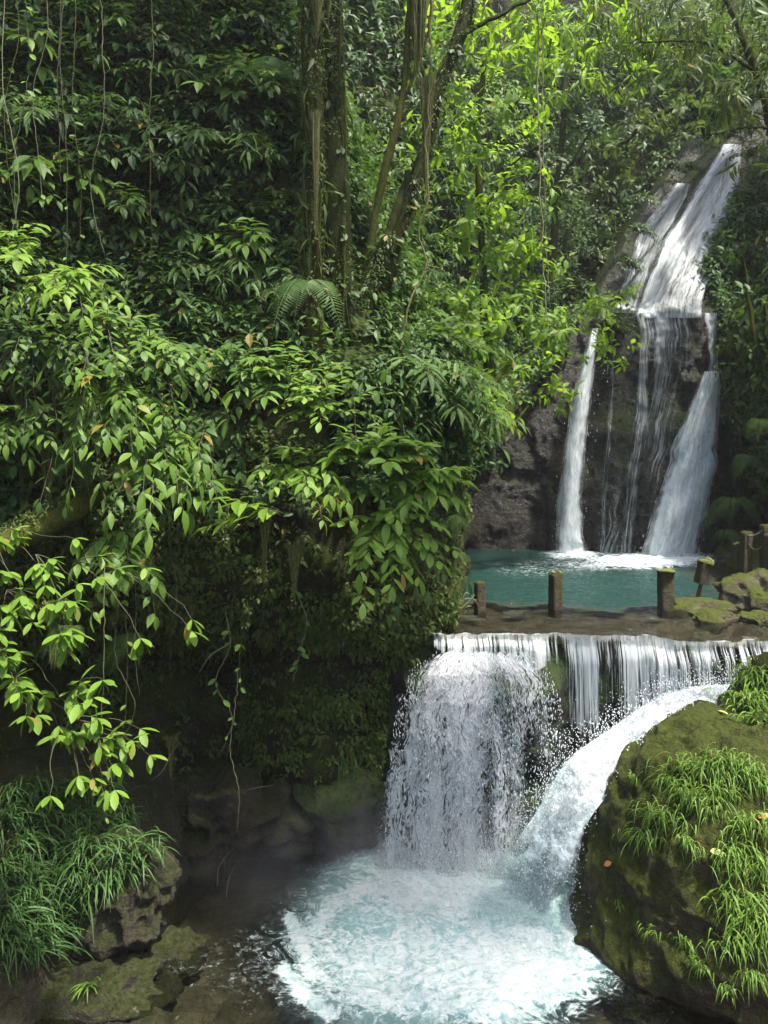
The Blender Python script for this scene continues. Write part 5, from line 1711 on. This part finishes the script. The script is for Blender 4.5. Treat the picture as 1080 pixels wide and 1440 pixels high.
for i, (px, py, n, L, lab) in enumerate(gb):
    p, nn = hit(px, py, BB)
    if p is None:
        continue
    grass_tuft(lab, p, nrm(nn * .8 + np.array([-.1, -.3, 0])), int(n * 2.8), L * 1.05, 'grass', i, .15 if n > 30 else .06, 1.15, .75, .0068, group=GG)
g2 = [(1062, 950, 70, .34, 'grass clump on top of the rock behind the boulder'), (1050, 985, 60, .34, 'grass clump on the front of the rock behind the boulder'), (1075, 975, 60, .34, 'grass clump of that rock, cut by the right edge'), (1066, 1015, 50, .3, 'grass clump in the gap between the two boulders')]
for i, (px, py, n, L, lab) in enumerate(g2):
    p, nn = hit(px, py, BB)
    if p is not None:
        grass_tuft(lab, p, nrm(nn * .7 + np.array([-.2, -.4, .1])), n * 2, L * 1.2, 'grass', 40 + i, .14, .9, .9, .011, group=GG)
G3 = 'long grass of the left bank'
k = 0
rows3 = [(1120, [20, 75, 130]), (1160, [-5, 50, 105, 160]), (1195, [25, 80, 135, 185]), (1230, [0, 55, 110, 165]), (1265, [20, 75, 130]), (1300, [-5, 45, 90]), (1335, [10, 50])]
for (py, xs3) in rows3:
    for px in xs3:
        p, nn = hit(px, py, MBV)
        if p is None:
            continue
        row = {1120: 'highest row', 1160: 'second row', 1195: 'third row', 1230: 'middle row', 1265: 'row above the low rock', 1300: 'second lowest row', 1335: 'lowest row'}[py]
        pos = 'at the left edge' if px < 12 else ('near the left edge' if px < 55 else ('in the middle of the bank' if px < 110 else 'nearest the dark hollow'))
        grass_tuft(f'long arching grass tuft {pos}, {row}', p, nrm(nn * .5 + np.array([.35, -.5, 0])), 90, .62, 'grass_dark', 60 + k, .16, .75, 1.0, .010, group=G3)
        k += 1
p, nn = hit(125, 1385, MBV)
if p is not None:
    grass_tuft('lone grass tuft on the low rock at the waterline', p - np.array([0, 0, .02]), (.1, -.6, 0), 26, .30, 'grass', 120, .03, .7, 1.1, .009)
# grass blades on the shaded wall beside the lacy curtain
for i, (px, py) in enumerate([(500, 1100), (525, 1070), (480, 1060)]):
    p, nn = hit(px, py)
    if p is not None:
        grass_tuft(['drooping pale blades at the wall foot beside the curtain', 'drooping blades on the wall, closest to the curtain', 'highest drooping blades on the shaded wall'][i], p, nn, 26, .32, 'grass_dark', 130 + i, .12, 1.2, .3, .008)

# ------------------------------------------------------------------ fallen leaves, bare twigs
def one_leaf(label, px, py, tree_, mat, size, seed):
    p, nn = hit(px, py, tree_)
    if p is None:
        return
    rng = np.random.default_rng(seed)
    mb = MB()
    leaves(mb, 'broad', np.zeros((1, 3)), nrm(np.cross(nn, rng.normal(0, 1, 3)))[None], (nn + rng.normal(0, .15, 3))[None], size, 1.1)
    tag(mb.build('fallen_leaf', M[mat], None, True), label, 'leaf', 'fallen leaves').location = tuple(p + nn * .035)


one_leaf('orange fallen leaf on the boulder face below the shoulder', 862, 1213, BB, 'deadleaf', .13, 1)
one_leaf('orange fallen leaf among the grass at the right edge', 1066, 1152, BB, 'deadleaf', .15, 2)
one_leaf('pale yellow-green fallen leaf on the right of the boulder', 1000, 1198, BB, 'yellowleaf', .14, 5)
one_leaf('pale green fallen leaf near the top of the boulder', 1022, 1008, BB, 'yellowleaf', .13, 7)


def twig(label, pts, r, mat='twig'):
    mb = MB()
    b_ = np.asarray(pts[0], float)
    tube(mb, spline(pts, 20) - b_, np.linspace(r, r * .4, 20), 5)
    tag(mb.build('bare_twig', M[mat], None, True), label, 'twig', 'bare twigs').location = tuple(b_)


twig('pale bare twig arching at the mouth of the dark hollow', [P(318, 908, 9.8), P(298, 920, 9.7), P(280, 945, 9.7)], .009, 'vine')
twig('bare twig standing out of the dark water', [P(318, 1262, 10.46), P(322, 1235, 10.45), P(334, 1212, 10.4)], .008, 'vine')
twig('thin drooping twig left of the one standing in water', [P(306, 1245, 10.6), P(307, 1222, 10.6), P(328, 1192, 10.6)], .007, 'vine')
twig('dry twig reaching left in the hollow', [P(240, 1060, 10.5), P(228, 1085, 10.4), P(212, 1098, 10.4)], .008, 'vine')
twig('dry twig lying across the back of the hollow', [P(335, 1115, 11.2), P(360, 1108, 11.2), P(386, 1104, 11.3)], .008, 'vine')
for i, lab in enumerate(['dead stick leaning against the stubby post', 'dead stick tangled left of the stubby post', 'dead stick lying flat by the stubby post']):
    twig(lab, [P(640 + 4 * i, 862 - 4 * i, 13.3), P(655, 850 - 8 * i, 13.3), P(668 + 3 * i, 836 + 8 * i, 13.35)], .012, 'vine')

# ------------------------------------------------------------------ the moist air of the gorge
hb = MB()
hx, hy0, hy1, hz0, hz1 = 42.0, -14.0, 48.0, -9.5, 26.0
hb.add([[x, y, z] for x in (-hx, hx) for y in (hy0, hy1) for z in (hz0, hz1)], [[0, 1, 3, 2], [4, 6, 7, 5], [0, 4, 5, 1], [2, 3, 7, 6], [0, 2, 6, 4], [1, 5, 7, 3]])
mh, th_, oh = new_mat('moist_air')
vol = nd(th_, 'ShaderNodeVolumePrincipled', i_Density=0.0007, i_Anisotropy=0.2)
vol.inputs['Color'].default_value = rgb(.9, .94, .92)
th_.links.new(vol.outputs[0], oh.inputs['Volume'])
tag(hb.build('haze', mh, None, False), 'thin moist haze filling the gorge', None, None, 'stuff')

# spray hanging over the plunge
mbx = MB()
mc, mr = np.array([.6, 10.4, -5.75]), np.array([3.6, 1.6, 1.25])
blob_rock(mbx, mc, mr, 3, 24, .0, .0, 1.0)
ms, ts, os_ = new_mat('spray_mist')
g_ = nd(ts, 'ShaderNodeNewGeometry')
vs_ = nd(ts, 'ShaderNodeVectorMath', operation='SUBTRACT')
ts.links.new(g_.outputs['Position'], vs_.inputs[0])
vs_.inputs[1].default_value = tuple(mc)
vd_ = nd(ts, 'ShaderNodeVectorMath', operation='DIVIDE')
ts.links.new(vs_.outputs[0], vd_.inputs[0])
vd_.inputs[1].default_value = tuple(mr)
vl_ = nd(ts, 'ShaderNodeVectorMath', operation='LENGTH')
ts.links.new(vd_.outputs[0], vl_.inputs[0])
dn_ = math_n(ts, 'MULTIPLY', maprange(ts, vl_.outputs['Value'], 1.0, .2), math_n(ts, 'MULTIPLY', maprange(ts, noise(ts, g_.outputs['Position'], 1.6, 3), .3, .7), .34))
pv = nd(ts, 'ShaderNodeVolumePrincipled', i_Anisotropy=0.1)
pv.inputs['Color'].default_value = rgb(.92, .95, .96)
ts.links.new(dn_, pv.inputs['Density'])
ts.links.new(pv.outputs[0], os_.inputs['Volume'])
tag(mbx.build('mist', ms, None, True), 'soft spray drifting over the plunge of the lower fall', None, None, 'stuff')
